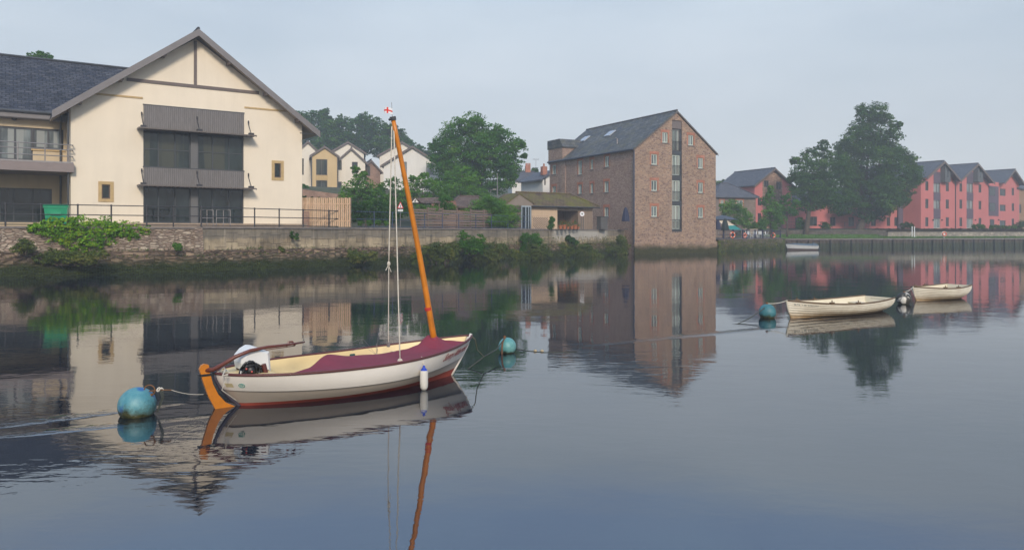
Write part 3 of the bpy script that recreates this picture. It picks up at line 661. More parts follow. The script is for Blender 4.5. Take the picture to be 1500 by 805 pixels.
# green wheeled bin
def gpos(px,py,zw): Y=(CAM_H-zw)*FOC/(py-HOR); return ((px-CX)/FOC*Y,Y,zw)
Yb=39.0; x=(83-CX)/FOC*Yb
BS=.80; bn=thing('waste_bin','big green wheeled waste bin beside the building corner on the quay','waste bin',(x,Yb,2.44),A_F-.15)
GRN=plain('green_plastic',(.0,.28,.13),.12,2,.45); GRD=plain('green_plastic_end',(.02,.19,.06),.15,2,.5)
mb=MB(); mb.hexa([(-.56,-.42,.14),(.56,-.42,.14),(.56,.42,.14),(-.56,.42,.14),(-.66,-.52,1.02),(.66,-.52,1.02),(.66,.52,1.02),(-.66,.52,1.02)])
mb.box(-.70,.70,-.56,.56,.98,1.06); mb.box(-.30,.30,-.545,-.47,.60,.80); mb.box(-.58,.58,-.53,-.47,.42,.47); b_=mb.build('bin_body',GRN,bn)
mb=MB(); mb.prism([(-.58,1.065),(-.60,1.10),(-.3,1.19),(.3,1.19),(.60,1.10),(.58,1.065)],-.70,.70,'x'); mb.build('lid',GRN,bn)
for sx in (-.45,.45):
    for sy in (-.35,.35):
        mb=MB(); mb.tube([(sx-.03,sy,.09),(sx+.03,sy,.09)],.09,12); mb.build('wheel',IRON,bn)

bn.scale=(BS,BS,.97)
# brick garden steps and timber fence
pf=offs(FACE_,1.0)
s0=at(410,329,47.4); st=thing('brick_steps','stepped brown brick wall at the right corner of the cream building','brick wall',(s0[0],s0[1],2.44),R(20))
mb=MB()
for i,h in enumerate((.32,.52,.70,.88,1.05)): mb.box(i*.36,(i+1)*.36-.001,0,.3,0,h)
mb.build('brickwork',BRICK,st)
# fence: posts every 2.4 m and vertical boards
f0=at(442,330,48.1); fe=thing('timber_fence','new vertical board timber fence next to the cream gabled building','fence',(f0[0],f0[1],2.44),R(8))
Lf=3.05; nb=24
mb=MB()
for i in range(nb):
    u=.02+i*Lf/nb; d=0 if i%2==0 else .06; hh=1.92+.02*math.sin(i*3.1); mb.box(u,u+Lf/nb*.80,d,d+.022,.05,hh)
mb.build('boards',WOOD,fe)
for z in (.4,1.5): mb=MB(); mb.box(0,Lf,.025,.055,z,z+.07); mb.build('fence_rail',WOOD,fe)
for u in (0,Lf/2,Lf): mb=MB(); mb.box(u-.05,u+.05,.085,.18,0,1.95); mb.build('post',WOODD,fe)
# two short guard frames by the doors
for k,(p0,p1,lab) in enumerate(((294,311,'short metal guard frame on the quay, left of the pair by the glazed doors'),(317,336,'short metal guard frame on the quay, right of the pair by the glazed doors'))):
    Y=42.4; x0=(p0-CX)/FOC*Y; x1=(p1-CX)/FOC*Y; g=thing('guard_frame',lab,'guard rail',(x0,Y,2.44),R(25),'guard frames by the glazed doors'); w=(x1-x0)*1.0
    mb=MB(); mb.tube([(0,0,0),(0,0,.95),(w,0,.95),(w,0,0)],.025,6); mb.tube([(0,0,.5),(w,0,.5)],.02,6); mb.tube([(w*.5,0,0),(w*.5,0,.95)],.02,6); mb.build('frame',STEEL,g)

# ------------------------------------------------------------------ brick mill
ml=thing('mill','tall brick and stone riverside mill with slate gable roof and central glazed strip','mill',(12.1,74,-1.0),R(28.3))
F=Face(ml,0,0,0); W_,D_=F.u(1048.5),16.2
ze=F.z(930,217.5); zr=F.z(988,165); um=F.u(987.5)
um=W_/2
S=Face(ml,0,D_,-90)
def r2(a,b,c,d): return F.rect(a,b,c,d)
gw=[r2(970.1,978.2,193.5,208.7),r2(954,962.7,225.4,240.9),r2(954,962.7,263.8,279.3),r2(954,962.7,301.4,317.2),r2(1008,1015.7,197.7,212.6),r2(1022.3,1029.9,231,246.3),r2(1022.3,1029.9,267.4,282.2),r2(1022.3,1029.9,303.8,318.6)]
strip=r2(984.4,999,171.5,339.5)
sw=[S.rect(*q) for q in [(809,815,242,255.3),(847,853,235.8,255.8),(865,869.2,234,248),(886,892.3,229.3,244.6),(809,814.5,273,287),(847,852.4,270.7,284),(865,869.2,269,283),(885.3,891.7,266,281.5),(885.3,891.7,303.5,317.5)]]
mb=MB(); zst=zr-(zr-ze)*abs((strip[1]-um))/um-.25
strip=(strip[0],strip[1],strip[2],zst)
wall(mb,F,0,W_,-.5,[(0,ze),(um,zr),(W_,ze)],gw+[strip],.22); F3=Face(ml,W_,0,90); wall(mb,F3,0,D_,-.5,ze); F4=Face(ml,W_,D_,180); wall(mb,F4,0,W_,-.5,[(0,ze),(um,zr),(W_,ze)])
mb.build('front_wall',MILLF,ml)
mb=MB(); wall(mb,S,0,D_,-.5,ze,sw,.18); mb.build('side_wall',MILLS,ml)
# stone plinth course
mb=MB(); F.box(mb,-.12,W_+.08,-.14,.0-.003,-.5,2.2); mb.build('plinth',MILLF,ml)
rf=gable_roof(ml,-.22,W_+.22,-.12,D_+.15,ze+.02,zr+.24,SLATE2,'y',.12,edge=plain('ridge_tile',(.10,.095,.095),.2,3))
mb=MB(); pr=gable_prof(-.24,W_+.24,ze-.10,zr+.12,.10); mb.prism(pr,-.16,-.122,'y'); mb.build('verge',BEAM,ml)
mb=MB(); mb.tube([(-.30,-.05,ze-.08),(-.30,D_,ze-.08)],.075,8); mb.tube([(-.10,-.02,ze-.1),(-.10,-.02,2.0)],.06,8); mb.build('gutter',plain('blue_grey_pipe',(.06,.07,.10),.1,2),ml)
for g in gw: window(F,g,ml,WINW,GLP,2,1,.09,.11,COPING,REDB)
for g in sw: window(S,g,ml,WINW,GLP,2,1,.09,.11,COPING,REDB)
# central glazed strip: brown boarding on top, four doors with dark bands
mb=MB(); z_a=F.z(992,188.5); F.box(mb,strip[0]+.01,strip[1]-.01,.10,.16,z_a,strip[3]-.01); mb.build('gable_boarding',plain('brown_boarding',(.16,.13,.12),.15,3),ml)
GLM=glass('mill_door_glass',(.16,.19,.17),.05,(.30,.30,.26),.8)
lv=[(189.5,221),(227,256.5),(264,294.3),(300.5,335.5)]
for i,(a,b_) in enumerate(lv):
    z1=F.z(992,a); z0=F.z(992,b_); window(F,(strip[0]+.02,strip[0]+.02+(strip[1]-strip[0])*.80,z0,z1),ml,WINW if i else GREY,GLM,2,1,.10,.14,None,None,None,[z0+(z1-z0)*.0+.9*0+ (z1-z0)*.35] if i==3 else None,'glazed_door')
    mb=MB(); F.box(mb,strip[0]+.01+(strip[1]-strip[0])*.83,strip[1]-.01,.05,.15,z0,z1); mb.build('side_panel',DGREY,ml)
    zz=F.z(992,lv[i+1][0]) if i<3 else strip[2]
    mb=MB(); F.box(mb,strip[0]+.01,strip[1]-.01,.02,.15,zz+.01,z0-.01); mb.build('spandrel',DGREY,ml)
    mb=MB()
    for k in range(14): mb.tube([F.p(strip[0]+.08+(strip[1]-strip[0]-.16)*k/13,-.0,z0),F.p(strip[0]+.08+(strip[1]-strip[0]-.16)*k/13,-.0,z0+.95)],.012,4)
    mb.tube([F.p(strip[0],-.0,z0+.97),F.p(strip[1],-.0,z0+.97)],.022,6); mb.build('guard_rail',IRON,ml)
# dark vertical stack on the side wall, end block, skylights, vent
mb=MB(); u0,u1=S.u(822),S.u(829); S.box(mb,u0,u1,-.12,-.003,3.4,ze-.15); mb.build('wall_pier',MILLS,ml)
mb=MB(); eb=Face(ml,0,D_-4.2,0); zt=eb.z(810,211); zt2=eb.z(812,199)
yb0=D_-2.9; yb1=D_+.2; mb.box(-.05,W_*.55,yb0,yb1,ze-.3,zt); mb.build('end_block',MILLS,ml)
mb=MB(); mb.prism([(yb0-.15,zt),(yb0+.55,zt2),(yb1+.15,zt2),(yb1+.15,zt-.12),(yb0-.15,zt-.12)],-.10,W_*.40,'x'); mb.build('end_block_roof',SLATE2,ml)
sl=(zr-ze)/um
for (px,py) in ((856,206.5),(893.5,198.8)):
    # solve the roof point by marching along the slope
    best=None
    for i in range(60):
        for j in range(100):
            lx=um*i/60; ly=D_*j/100; g=R(28.3); wx=12.1+lx*math.cos(g)-ly*math.sin(g); wy=74+lx*math.sin(g)+ly*math.cos(g); wz=ze+.1+lx*sl-1.0
            qx=CX+wx/wy*FOC; qy=HOR-(wz-CAM_H)/wy*FOC; e=(qx-px)**2+(qy-py)**2
            if best is None or e<best[0]: best=(e,lx,ly)
    _,lx,ly=best; mb=MB(); z=ze+.28+lx*sl
    mb.hexa([(lx-.42,ly-.55,z-.42*sl),(lx+.42,ly-.55,z+.42*sl),(lx+.42,ly+.55,z+.42*sl),(lx-.42,ly+.55,z-.42*sl)]+[(lx-.46,ly-.55,z-.42*sl+.1),(lx+.38,ly-.55,z+.42*sl+.1),(lx+.38,ly+.55,z+.42*sl+.1),(lx-.46,ly+.55,z-.42*sl+.1)])
    mb.build('skylight',plain('skylight_glass',(.42,.45,.48),.1,2,.15),rf)
mb=MB(); mb.tube([(1.1,4.4,ze+.5),(1.1,4.4,ze+1.5),(.9,4.4,ze+1.6)],.07,8); mb.build('vent_pipe',STEEL,rf)
# ------------------------------------------------------------------ houses on the slope
def house(name,label,px,Y,ang,z0,wallm,roofm,pxw,eave,apex,depth,wins,ov=.35,apx=None,sides=(),fm=BEAM,gl=GLC,fullroof=True,cat='house',verge=BEAM):
    x=(px-CX)/FOC*Y; h=thing(name,label,cat,(x,Y,z0),R(ang)); F=Face(h,0,0,0); W=F.u(pxw)
    ze=F.z((px+pxw)/2,eave); zr=F.z((px+pxw)/2,apex); um=F.u(apx) if apx else W/2; um=min(max(um,W*.35),W*.65); um=W/2
    rs=[F.rect(a,b,c,d) for a,b,c,d in wins]
    mb=MB(); wall(mb,F,0,W,-3,[(0,ze),(um,zr-.2),(W,ze)],rs,.12)
    for G,l in ((Face(h,0,depth,-90),depth),(Face(h,W,0,90),depth)): wall(mb,G,0,l,-3,ze)
    wall(mb,Face(h,W,depth,180),0,W,-3,[(0,ze),(um,zr-.2),(W,ze)]); mb.build('wall',wallm,h)
    sl=(zr-ze)/um; r=gable_roof(h,-ov,W+ov,-ov*.6,depth+.2,ze-ov*sl+.12,zr+.02,roofm,'y',.14)
    mb=MB(); mb.prism(gable_prof(-ov-.02,W+ov+.02,ze-ov*sl+.05,zr-.04,.26),-ov*.6-.06,-ov*.6-.004,'y'); mb.build('verge_board',verge,h)
    for q in rs: window(F,q,h,fm,gl,2 if q[1]-q[0]>1 else 1,1,.06,.08,None)
    return h,F,W,ze,zr
# ochre house
h1_,F,W,ze,zr=house('ochre_house','ochre rendered gabled house, leftmost house in view beyond the timber fence',457,96,16,6.6,YELLOW,SLATE3,494,227,213.5,10,[(463,479.5,233,256.4),(463,479.5,264,279)],.3)
mb=MB(); u0,u1=F.u(462.5),F.u(480); F.box(mb,u0,u1,-.03,.02,F.z(470,264),F.z(470,256.5)); mb.build('band',SAND,h1_)
mb=MB(); mb.tube([(-.05,-.15,ze-.2),(-.05,-.15,-1)],.07,6); mb.tube([(W+.05,-.15,ze-.2),(W+.05,-.15,-1)],.07,6); mb.build('downpipe',DGREY,h1_)
house('cream_house','narrow cream house end just behind the corner of the gabled building',436,100,16,6.6,CREAM2,SLATE3,466,221,206.5,9,[(442.5,445,232,256)],.3)
h2_,F,W,ze,zr=house('white_house','white gabled house partly hidden by the leafy trees, right of the ochre house',494,99,14,6.8,CREAM2,SLATE3,535,236,216.5,10,[(494.8,500.7,235,249),(515.5,524,237,254),(494.8,500.7,266,279)],.35)
house('white_house','cream gable rising just behind the white gabled house, left of the mast',486,108,14,7.2,CREAM2,SLATE3,533,222,207,9,[],.35)
house('brick_house','small brown brick gabled house between the two white gabled houses',530,101,18,6.8,BRICK,SLATE3,557,249,234,9,[(538,542.5,243,258)],.35)
h3_,F,W,ze,zr=house('white_house','large white gabled house with two tall grey windows, right of the mast top',562,97,3,6.8,WHITE,SLATE3,646.5,241,213.5,11,[(588,596,237,259),(624.5,635,239,256)],.4,fm=GREY,gl=GLP)
house('white_house','pale gable and long slate roof standing directly behind the large white house',556,109,6,7.6,CREAM2,SLATE3,622,227,207,9,[],.35)
mb=MB(); F.box(mb,-.35,-.02,.3,9,ze-3.2,ze-.3)

# cottage with hipped roof and its neighbour
x,y,z=at(750,266,113); c=thing('cottage','white cottage with grey hipped roof and red chimney, left of the mill','cottage',(x,y,6.0),R(6)); F=Face(c,0,0,0); W=F.u(794); ze=F.z(770,265); zr=F.z(770,248.5)
rs=[F.rect(770.3,775,269.3,279),F.rect(786.8,791.4,269.5,279)]
mb=MB(); wall(mb,F,0,W,-3,ze,rs,.12); wall(mb,Face(c,0,6,-90),0,6,-3,ze); wall(mb,Face(c,W,0,90),0,6,-3,ze); mb.build('wall',WHITE,c)
for q in rs: window(F,q,c,WHITE,GL,2,3,.05,.08)
hip_roof(c,-.3,W+.5,-.35,6.3,ze+.1,zr,SLATE3,1.5)
mb=MB(); u0,u1=F.u(773),F.u(780.5); mb.box(u0,u1,2.6,3.4,zr-.4,zr+.85)
ch=mb.build('chimney',REDB,c); 
for k in range(3): mb=MB(); mb.lathe([(.0,0),(.13,0),(.11,.42),(.0,.42)],(u0+.15+k*.28,3.0,zr+.85),10); mb.build('chimney_pot',REDB,ch)
for k in range(9): mb=MB(); u=W*(k+.5)/9; F.box(mb,u-.05,u+.05,-.3,-.002,ze-.14,ze-.03); mb.build('eave_bracket',BEAM,c)
x,y,z=at(795,266,100); c=thing('cottage','narrow white cottage gable wedged between hipped cottage and mill','cottage',(x,y,5.5),R(28)); F=Face(c,0,0,0); W=2.4; ze=F.z(797,262); zr=F.z(797,248.5)
q=F.rect(797.3,799.3,257,271); mb=MB(); wall(mb,F,0,W,-3,[(0,ze),(W,zr)],[q],.1); wall(mb,Face(c,0,6,-90),0,6,-3,ze); mb.build('wall',WHITE,c); window(F,q,c,BEAM,GL,1,2,.05,.07)
mb=MB(); mb.prism([(-.5,ze-.1),(W,zr+.15),(W,zr),(-.5,ze-.25)],-.3,6,'y'); mb.build('roof',SLATE3,c)
mb=MB(); mb.box(.6,1.3,1,1.6,zr-.6,zr+.55); mb.lathe([(0,0),(.14,0),(.11,.4),(0,.4)],(.95,1.3,zr+.55),10); mb.build('chimney',REDB,c)
x,y,z=at(785,235,113); t=thing('television_aerial','thin television aerial above the hipped cottage chimney','aerial',(x,y,12.3)); mb=MB(); mb.tube([(0,0,-.6),(0,0,.9)],.025,5); mb.tube([(-.5,0,.85),(.5,0,.85)],.02,5); [mb.tube([(k*.2-.4,0,.7),(k*.2-.4,0,1.0)],.012,4) for k in range(5)]; mb.build('mast_and_rods',STEEL,t)

# ------------------------------------------------------------------ tiled hut by the mill
x,y,z=at(778.5,300,68.2); hu=thing('tiled_hut','low hut with mossy tiled roof, cream panel and open store beside the mill','hut',(x,y,2.42),R(33)); F=Face(hu,0,0,0)
W=F.u(874); ze=F.z(830,301.5); zr=ze+1.25; D=4.4
op=F.rect(816.5,847,308,336); op=(op[0],op[1],-.1+.12,op[3]); uc=op[0]
mb=MB(); wall(mb,F,0,uc,-.1,ze); mb.build('cream_panel',plain('hut_cream',(.58,.42,.28),.05,.8,.9,.002,streak=.15),hu)
mb=MB(); wall(mb,F,uc,W-.5,-.1,ze,[op],2.5); wall(mb,Face(hu,W-.5,0,90),0,D,-.1,ze); wall(mb,Face(hu,0,D,-90),0,D,-.1,[(0,ze),(D/2,zr-.15),(D,ze)]); mb.build('wall',boards('hut_boards',(.22,.16,.115),(.30,.22,.16),.14,.08,True),hu)
mb=MB(); F.box(mb,op[0],op[1],2.3,2.35,0,op[3]); mb.build('store_back',WOODD,hu)
hr=MB(); ye=-.35
hr.quad((-.25,ye,ze-.05),(W+.1,ye,ze-.05),(W-1.6,D/2,zr),(-.25,D/2,zr)); hr.quad((W+.1,D-ye,ze-.05),(-.25,D-ye,ze-.05),(-.25,D/2,zr),(W-1.6,D/2,zr)); hr.poly([(W+.1,ye,ze-.05),(W+.1,D-ye,ze-.05),(W-1.6,D/2,zr)])
hr.prism([(ye,ze-.06),(D/2,zr-.02),(D-ye,ze-.06),(D-ye,ze-.16),(D/2,zr-.14),(ye,ze-.16)],-.25,W-1.65,'x'); ro=hr.build('roof',TILE,hu)
mb=MB(); mb.tube([(-.25,D/2,zr+.03),(W-1.6,D/2,zr+.03),(W+.1,ye,ze)],.09,6); mb.build('ridge',TILE,ro)
mb=MB(); mb.tube([(-.25,ye-.05,ze-.12),(W+.1,ye-.05,ze-.12)],.06,6); mb.build('gutter',DGREY,hu)
mb=MB(); mb.box(-1.9,-.26,.4,.46,ze-.02,ze+.04)
# glazed porch at the left end
x,y,z=at(764,333,66.6); pc=thing('glazed_porch','pale blue framed glazed porch at the left end of the tiled hut','porch',(x,y,2.42),R(33)); Fp=Face(pc,0,0,0); Wp=Fp.u(778); zt=Fp.z(770,303)
mb=MB()
for u in (0,.42*Wp,.72*Wp,Wp-.06): Fp.box(mb,u,u+.07,0,.07,0,zt)
Fp.box(mb,0,Wp,-.01,.08,zt,zt+.10); mb.build('frame',plain('pale_blue_frame',(.36,.42,.46),.1,3,.6),pc)
mb=MB(); Fp.box(mb,.0,Wp,.09,.11,0,zt); mb.build('pane',GL,pc)
mb=MB(); mb.prism([(-1.9,zt+.102),(-.2,zt+1.25),(Wp+.35,zt+.35),(Wp+.35,zt+.25),(-.2,zt+1.1),(-1.9,zt+.0)],.0,2.6,'y'); mb.build('roof',TILE,pc)
mb=MB(); mb.poly([(-1.8,.05,zt+.1),(-.2,.05,zt+1.14),(Wp+.2,.05,zt+.35),(Wp+.2,.05,zt+.1)]); mb.build('gable_infill',plain('taupe_board',(.24,.19,.15),.1,2),pc)
# trellis, pots, plants
p0=at(780,335,66.0); tr=thing('trellis','diamond trellis panel leaning against the cream panel of the hut','trellis',(p0[0],p0[1],2.42),R(33)); Ft=Face(tr,0,-.0,0); wt=Ft.u(803)
mb=MB(); ht=1.2
for k in range(-6,14):
    a=k*.2
    for sgn in (1,-1):
        pts=[]
        for q in np.linspace(0,wt,9):
            zq=(a+q) if sgn>0 else (a+wt-q)
            if 0<=zq<=ht: pts.append((q,0 if sgn>0 else .015,zq))
        if len(pts)>1: mb.tube([pts[0],pts[-1]],.024,4)
mb.build('lattice',WOODD,tr)
mb=MB(); mb.tube([(0,0,0),(0,0,ht),(wt,0,ht),(wt,0,0)],.03,5); mb.build('frame',WOOD,tr)
bush('upright green shrub in front of the cream hut panel',pxlobes([(806,332,4.5),(809,329,4.5),(807,325,4),(810,322,3.5),(808,319,2.8)],65.5,.2),.06,LF_M,'shrub','shrub',1.2)
TERR=plain('terracotta',(.42,.14,.06),.2,5,.8); FLR=leafm('red_flowers',(.35,.04,.02),(.5,.09,.03),(.6,.2,.04),3,.2)
labs=['leftmost','second','third','fourth','fifth','rightmost']
for i,px in enumerate((821,826.5,832,837.5,842.5,847)):
    x,y,z=at(px,336,65.6+i*.55); s=1+.25*math.sin(i*2.1)
    pt=thing('flower_pot','terracotta pot of red flowers on the quay wall, %s of the six before the store'%labs[i],'flower pot',(x,y,2.44),0,'terracotta pots before the open store')
    mb=MB(); mb.lathe([(.001,0),(.11*s,0),(.16*s,.26*s),(.18*s,.26*s),(.18*s,.31*s),(.14*s,.31*s),(.13*s,.27*s),(.001,.26*s)],(0,0,0),14); mb.build('pot',TERR,pt)
    q=rng.normal(size=(70,3))*.12*s+np.array([0,0,.48*s]); leafobj('leaves',leafmesh(q,.06,.3,1.3),LF_M,pt)
    q=rng.normal(size=(28,3))*.12*s+np.array([0,-.04,.55*s]); tag(leafobj('flowers',leafmesh(q,.05,.6,1.1),FLR,pt),kind='stuff')
# round sign on a post
x,y,z=at(852.5,335,67.3); sg=thing('round_sign','round white sign with a dark emblem on a post before the hut','sign',(x,y,2.42),R(10)); zc=at(852.5,313.3,67.3)[2]-2.42
mb=MB(); mb.tube([(-.07,0,0),(-.07,0,zc)],.03,6); mb.tube([(.12,0,0),(.12,0,zc)],.03,6); mb.build('post',DGREY,sg)
mb=MB(); mb.tube([(0,-.04,zc),(0,-.065,zc)],.21,24); mb.build('disc',plain('sign_white',(.8,.8,.78),.03,3,.5),sg)
mb=MB(); mb.tube([(0,-.041,zc),(0,-.062,zc)],.235,24); mb.build('rim',plain('sign_rim',(.35,.10,.08),.03,3,.5),sg)
mb=MB(); mb.add([(-.10,-.070,zc+.07),(.10,-.070,zc+.07),(.05,-.070,zc-.02),(.0,-.070,zc-.11),(-.05,-.070,zc-.02)],[(0,1,2,3,4)]); mb.build('emblem',IRON,sg)
x,y,z=at(880,335,71.3); wb=thing('storage_box','tall dark storage locker between hut and mill side wall','locker',(x,y,2.42),R(33)); mb=MB(); mb.box(0,.85,0,.6,0,1.2); mb.box(.04,.40,-.02,-.002,.06,1.14); mb.box(.45,.81,-.02,-.002,.06,1.14); mb.build('body',plain('locker_grey',(.10,.095,.09),.2,2),wb); mb=MB(); mb.box(-.04,.89,-.05,.65,1.202,1.25); mb.build('lid',DGREY,wb)
def closed_parasol(px,Y,ytop,ybot,label,col,zb,w=.17,group=None):
    x=(px-CX)/FOC*Y; t=thing('parasol',label,'parasol',(x,Y,zb),0,group); z1=at(px,ytop,Y)[2]-zb; z0=at(px,ybot,Y)[2]-zb
    mb=MB(); mb.tube([(0,0,0),(0,0,z1)],.025,8); mb.build('pole',WOODD,t)
    mb=MB(); n=16; rows=[]
    for k,(r,f) in enumerate(((w*1.15,0),(w*1.1,.15),(w*.85,.5),(w*.62,.75),(w*.35,.93),(.02,1.0))):
        rows.append([(r*(1+.18*(j%2))*math.cos(2*PI*j/n),r*(1+.18*(j%2))*math.sin(2*PI*j/n),z0+(z1-z0)*f) for j in range(n)])
    mb.grid(rows,closed=True); mb.build('folded_canopy',col,t)
    mb=MB(); mb.lathe([(0.001,0),(.25,0),(.25,.06),(.05,.09),(.001,.09)],(0,0,0),14); mb.build('base',IRON,t); return t
NAVY=plain('navy_canvas',(.018,.024,.06),.15,3,.8); DGRN=plain('dark_canvas',(.015,.028,.025),.15,3,.8)
closed_parasol(916.5,73.0,303,324,'closed navy parasol standing against the mill side wall',NAVY,2.42,.30)

# garden fence, hedges, sheds, sign
pl=offs(FACE_,1.5)
def linehit(line,px):
    a=(px-CX)/FOC
    for (x0,y0),(x1,y1) in zip(line,line[1:]):
        d=(x1-x0)-a*(y1-y0)
        if abs(d)<1e-9: continue
        k=(a*y0-x0)/d
        if -1e-6<=k<=1+1e-6: return (x0+k*(x1-x0),y0+k*(y1-y0))
A=linehit(pl,604); B_=linehit(pl,762); Lg=math.hypot(B_[0]-A[0],B_[1]-A[1]); gf=thing('garden_fence','weathered horizontal slat garden fence behind the blue grey railing','fence',(A[0],A[1],2.42),math.atan2(B_[1]-A[1],B_[0]-A[0]))
npn=8
for i in range(npn):
    mb=MB(); a=Lg*i/npn; b_=Lg*(i+1)/npn; hgt=1.42+.1*math.sin(i*1.7)
    for k in range(7):
        z=.1+k*hgt/7; mb.box(a+.06,b_-.06,.0 if k%2 else .02,.025 if k%2 else .045,z,z+hgt/7*.74)
    mb.build('panel',WOODD,gf)
for i in range(npn+1): mb=MB(); a=Lg*i/npn; mb.box(a-.05,a+.05,-.03,.07,0,1.62); mb.build('post',WOODD,gf)
lb=[]
for px,py,r in [(690,318,17),(700,304,15),(715,300,18),(728,302,19),(742,308,17),(752,314,12),(705,322,18),(726,322,22),(745,324,14),(700,332,14),(722,334,16)]:
    x,y,z=at(px,py,61.5); lb.append((x,y+1.2+random.uniform(-.4,.4),z,r/FOC*61.5))
bush('big rounded clipped bush with yellowish top behind the garden fence',lb,.085,LF_L,'rounded_bush','bush',1.2)
# wild shrubs behind the left part of the railing
def rowbush(label,L_,Y,leaf,mat,name='shrub',cat='shrub',dens=1.0,group=None,stems=6,cl=.32): return bush(label,pxlobes(L_,Y,.45),leaf,mat,name,cat,dens,group,cl,stems)
rowbush('low green bank of shrubs behind the railing right of the timber fence',[(520,318,9),(533,316,10),(548,318,10),(562,316,11),(577,319,9),(520,305,10),(540,302,13),(560,303,13),(590,308,12),(610,318,9)],57,.09,LF_D)
rowbush('light green leafy shrub under the small shelter roof',[(606,309,7),(615,305,7),(625,307,7),(636,307,7),(622,312,7)],57.5,.08,LF_L,'shrub','shrub')
rowbush('yellow green ground plants behind the railing near the warning sign',[(528,327,4),(540,326,5),(553,325,5),(566,327,4)],52,.06,LF_L,'low_plants','plants')
rowbush('dark ivy mound between the shelter roof and tiled shed',[(645,300,11),(655,295,11),(650,310,11),(660,305,9),(640,312,9)],60,.09,LF_M,'ivy_mound','ivy')
# small shelter roof with white gable end
x,y,z=at(603,296,59); sh=thing('shelter','small shelter with tiled roof and white gable end behind the fence','shelter',(x,y,2.42),R(5)); Fs=Face(sh,0,0,0); ze=Fs.z(607,296.5); zr=Fs.z(607,290.5)
mb=MB(); W=Fs.u(613.5); l=3.6
mb.prism([(-.25,ze),(W/2,zr+.12),(W+.2,ze),(W+.2,ze-.06),(W/2,zr+.04),(-.25,ze-.06)],.0,1.2,'y'); mb.build('roof',TILE2,sh)
mb=MB(); mb.hexa([(W*.55,.4,ze-.05),(W+1.75,.2,ze+.0),(W+1.75,2.0,ze+.0),(W*.55,2.0,ze-.05),(W*.5,1.1,zr+.08),(W+1.55,1.1,zr+.15),(W+1.55,1.5,zr+.15),(W*.5,1.5,zr+.08)]); mb.build('side_roof',TILE2,sh)
mb=MB(); mb.poly([(0,-.02,ze),(W,-.02,ze),(W/2,-.02,zr)]); mb.build('gable_end',WHITE,sh)
mb=MB(); mb.box(W*.38,W*.55,-.04,-.024,ze+.03,ze+.16); mb.box(W*.5,W*.62,-.04,-.024,ze+.12,ze+.24); mb.build('gable_mark',IRON,sh)
for u in (0,W,W+1.6): mb=MB(); mb.box(u-.04,u+.04,.3,.38,0,ze-.02); mb.build('post',WOODD,sh)
x,y,z=at(662,305,64); shd=thing('tiled_shed','low shed with weathered grey brown tiled roof behind the garden fence','shed',(x,y,2.42),R(10)); Fs=Face(shd,0,0,0); W=Fs.u(717); ze=Fs.z(690,303); zr=Fs.z(690,286)
mb=MB(); wall(mb,Fs,0,W,0,ze); wall(mb,Face(shd,0,3.4,-90),0,3.4,0,ze); wall(mb,Face(shd,W,0,90),0,3.4,0,ze); mb.build('wall',BRICK,shd)
hip_roof(shd,-.3,W+.3,-.3,3.7,ze+.02,zr,TILE2,1.1)
x,y,z=at(636,300,63); shd=thing('brick_shed','low reddish roofed outhouse between the shelter and the tiled shed','shed',(x,y,2.42),R(10)); Fs=Face(shd,0,0,0); W=Fs.u(666); ze=Fs.z(650,304); zr=Fs.z(650,293)
mb=MB(); wall(mb,Fs,0,W,0,ze); wall(mb,Face(shd,0,2.6,-90),0,2.6,0,ze); mb.build('wall',BRICK,shd); mb=MB(); mb.prism([(-.2,ze),(1.3,zr),(2.8,ze),(2.8,ze-.1),(1.3,zr-.1),(-.2,ze-.1)],-.2,W+.2,'x'); mb.build('roof',bricky('red_tile',(.22,.09,.05),(.28,.12,.07),(.08,.05,.04),.26,.2,.016),shd)
# warning sign
x,y,z=at(586.5,330,53.5); ws=thing('warning_sign','red bordered triangular pedestrian warning sign on a grey post','road sign',(x,y,2.42),R(8)); zc=at(586.5,301,53.5)[2]-2.42
mb=MB(); mb.tube([(0,0,0),(0,0,zc+.2)],.03,8); mb.build('post',STEEL,ws)
mb=MB(); mb.prism([(-.28,zc-.2),(.28,zc-.2),(0,zc+.29)],-.045,-.035,'y'); mb.build('red_triangle',plain('sign_red',(.6,.03,.03),.05,3,.4),ws)
mb=MB(); mb.prism([(-.185,zc-.145),(.185,zc-.145),(0,zc+.18)],-.05,-.047,'y'); mb.build('white_triangle',plain('sign_white2',(.8,.8,.8),.03,3,.4),ws)
mb=MB(); mb.sphere((0,-.055,zc+.055),.028,8); mb.tube([(0,-.055,zc+.03),(0,-.055,zc-.05)],.024,6); mb.tube([(0,-.055,zc-.05),(-.05,-.055,zc-.13)],.016,5); mb.tube([(0,-.055,zc-.05),(.045,-.055,zc-.13)],.016,5); mb.tube([(0,-.055,zc+.015),(.06,-.055,zc-.03)],.012,5); mb.build('walking_figure',IRON,ws)
mb=MB(); mb.box(-.24,.24,-.05,-.035,zc-.42,zc-.27); ws.scale=(.78,.78,1); mb.build('lower_plate',plain('sign_plate',(.62,.62,.62),.1,2,.5),ws)
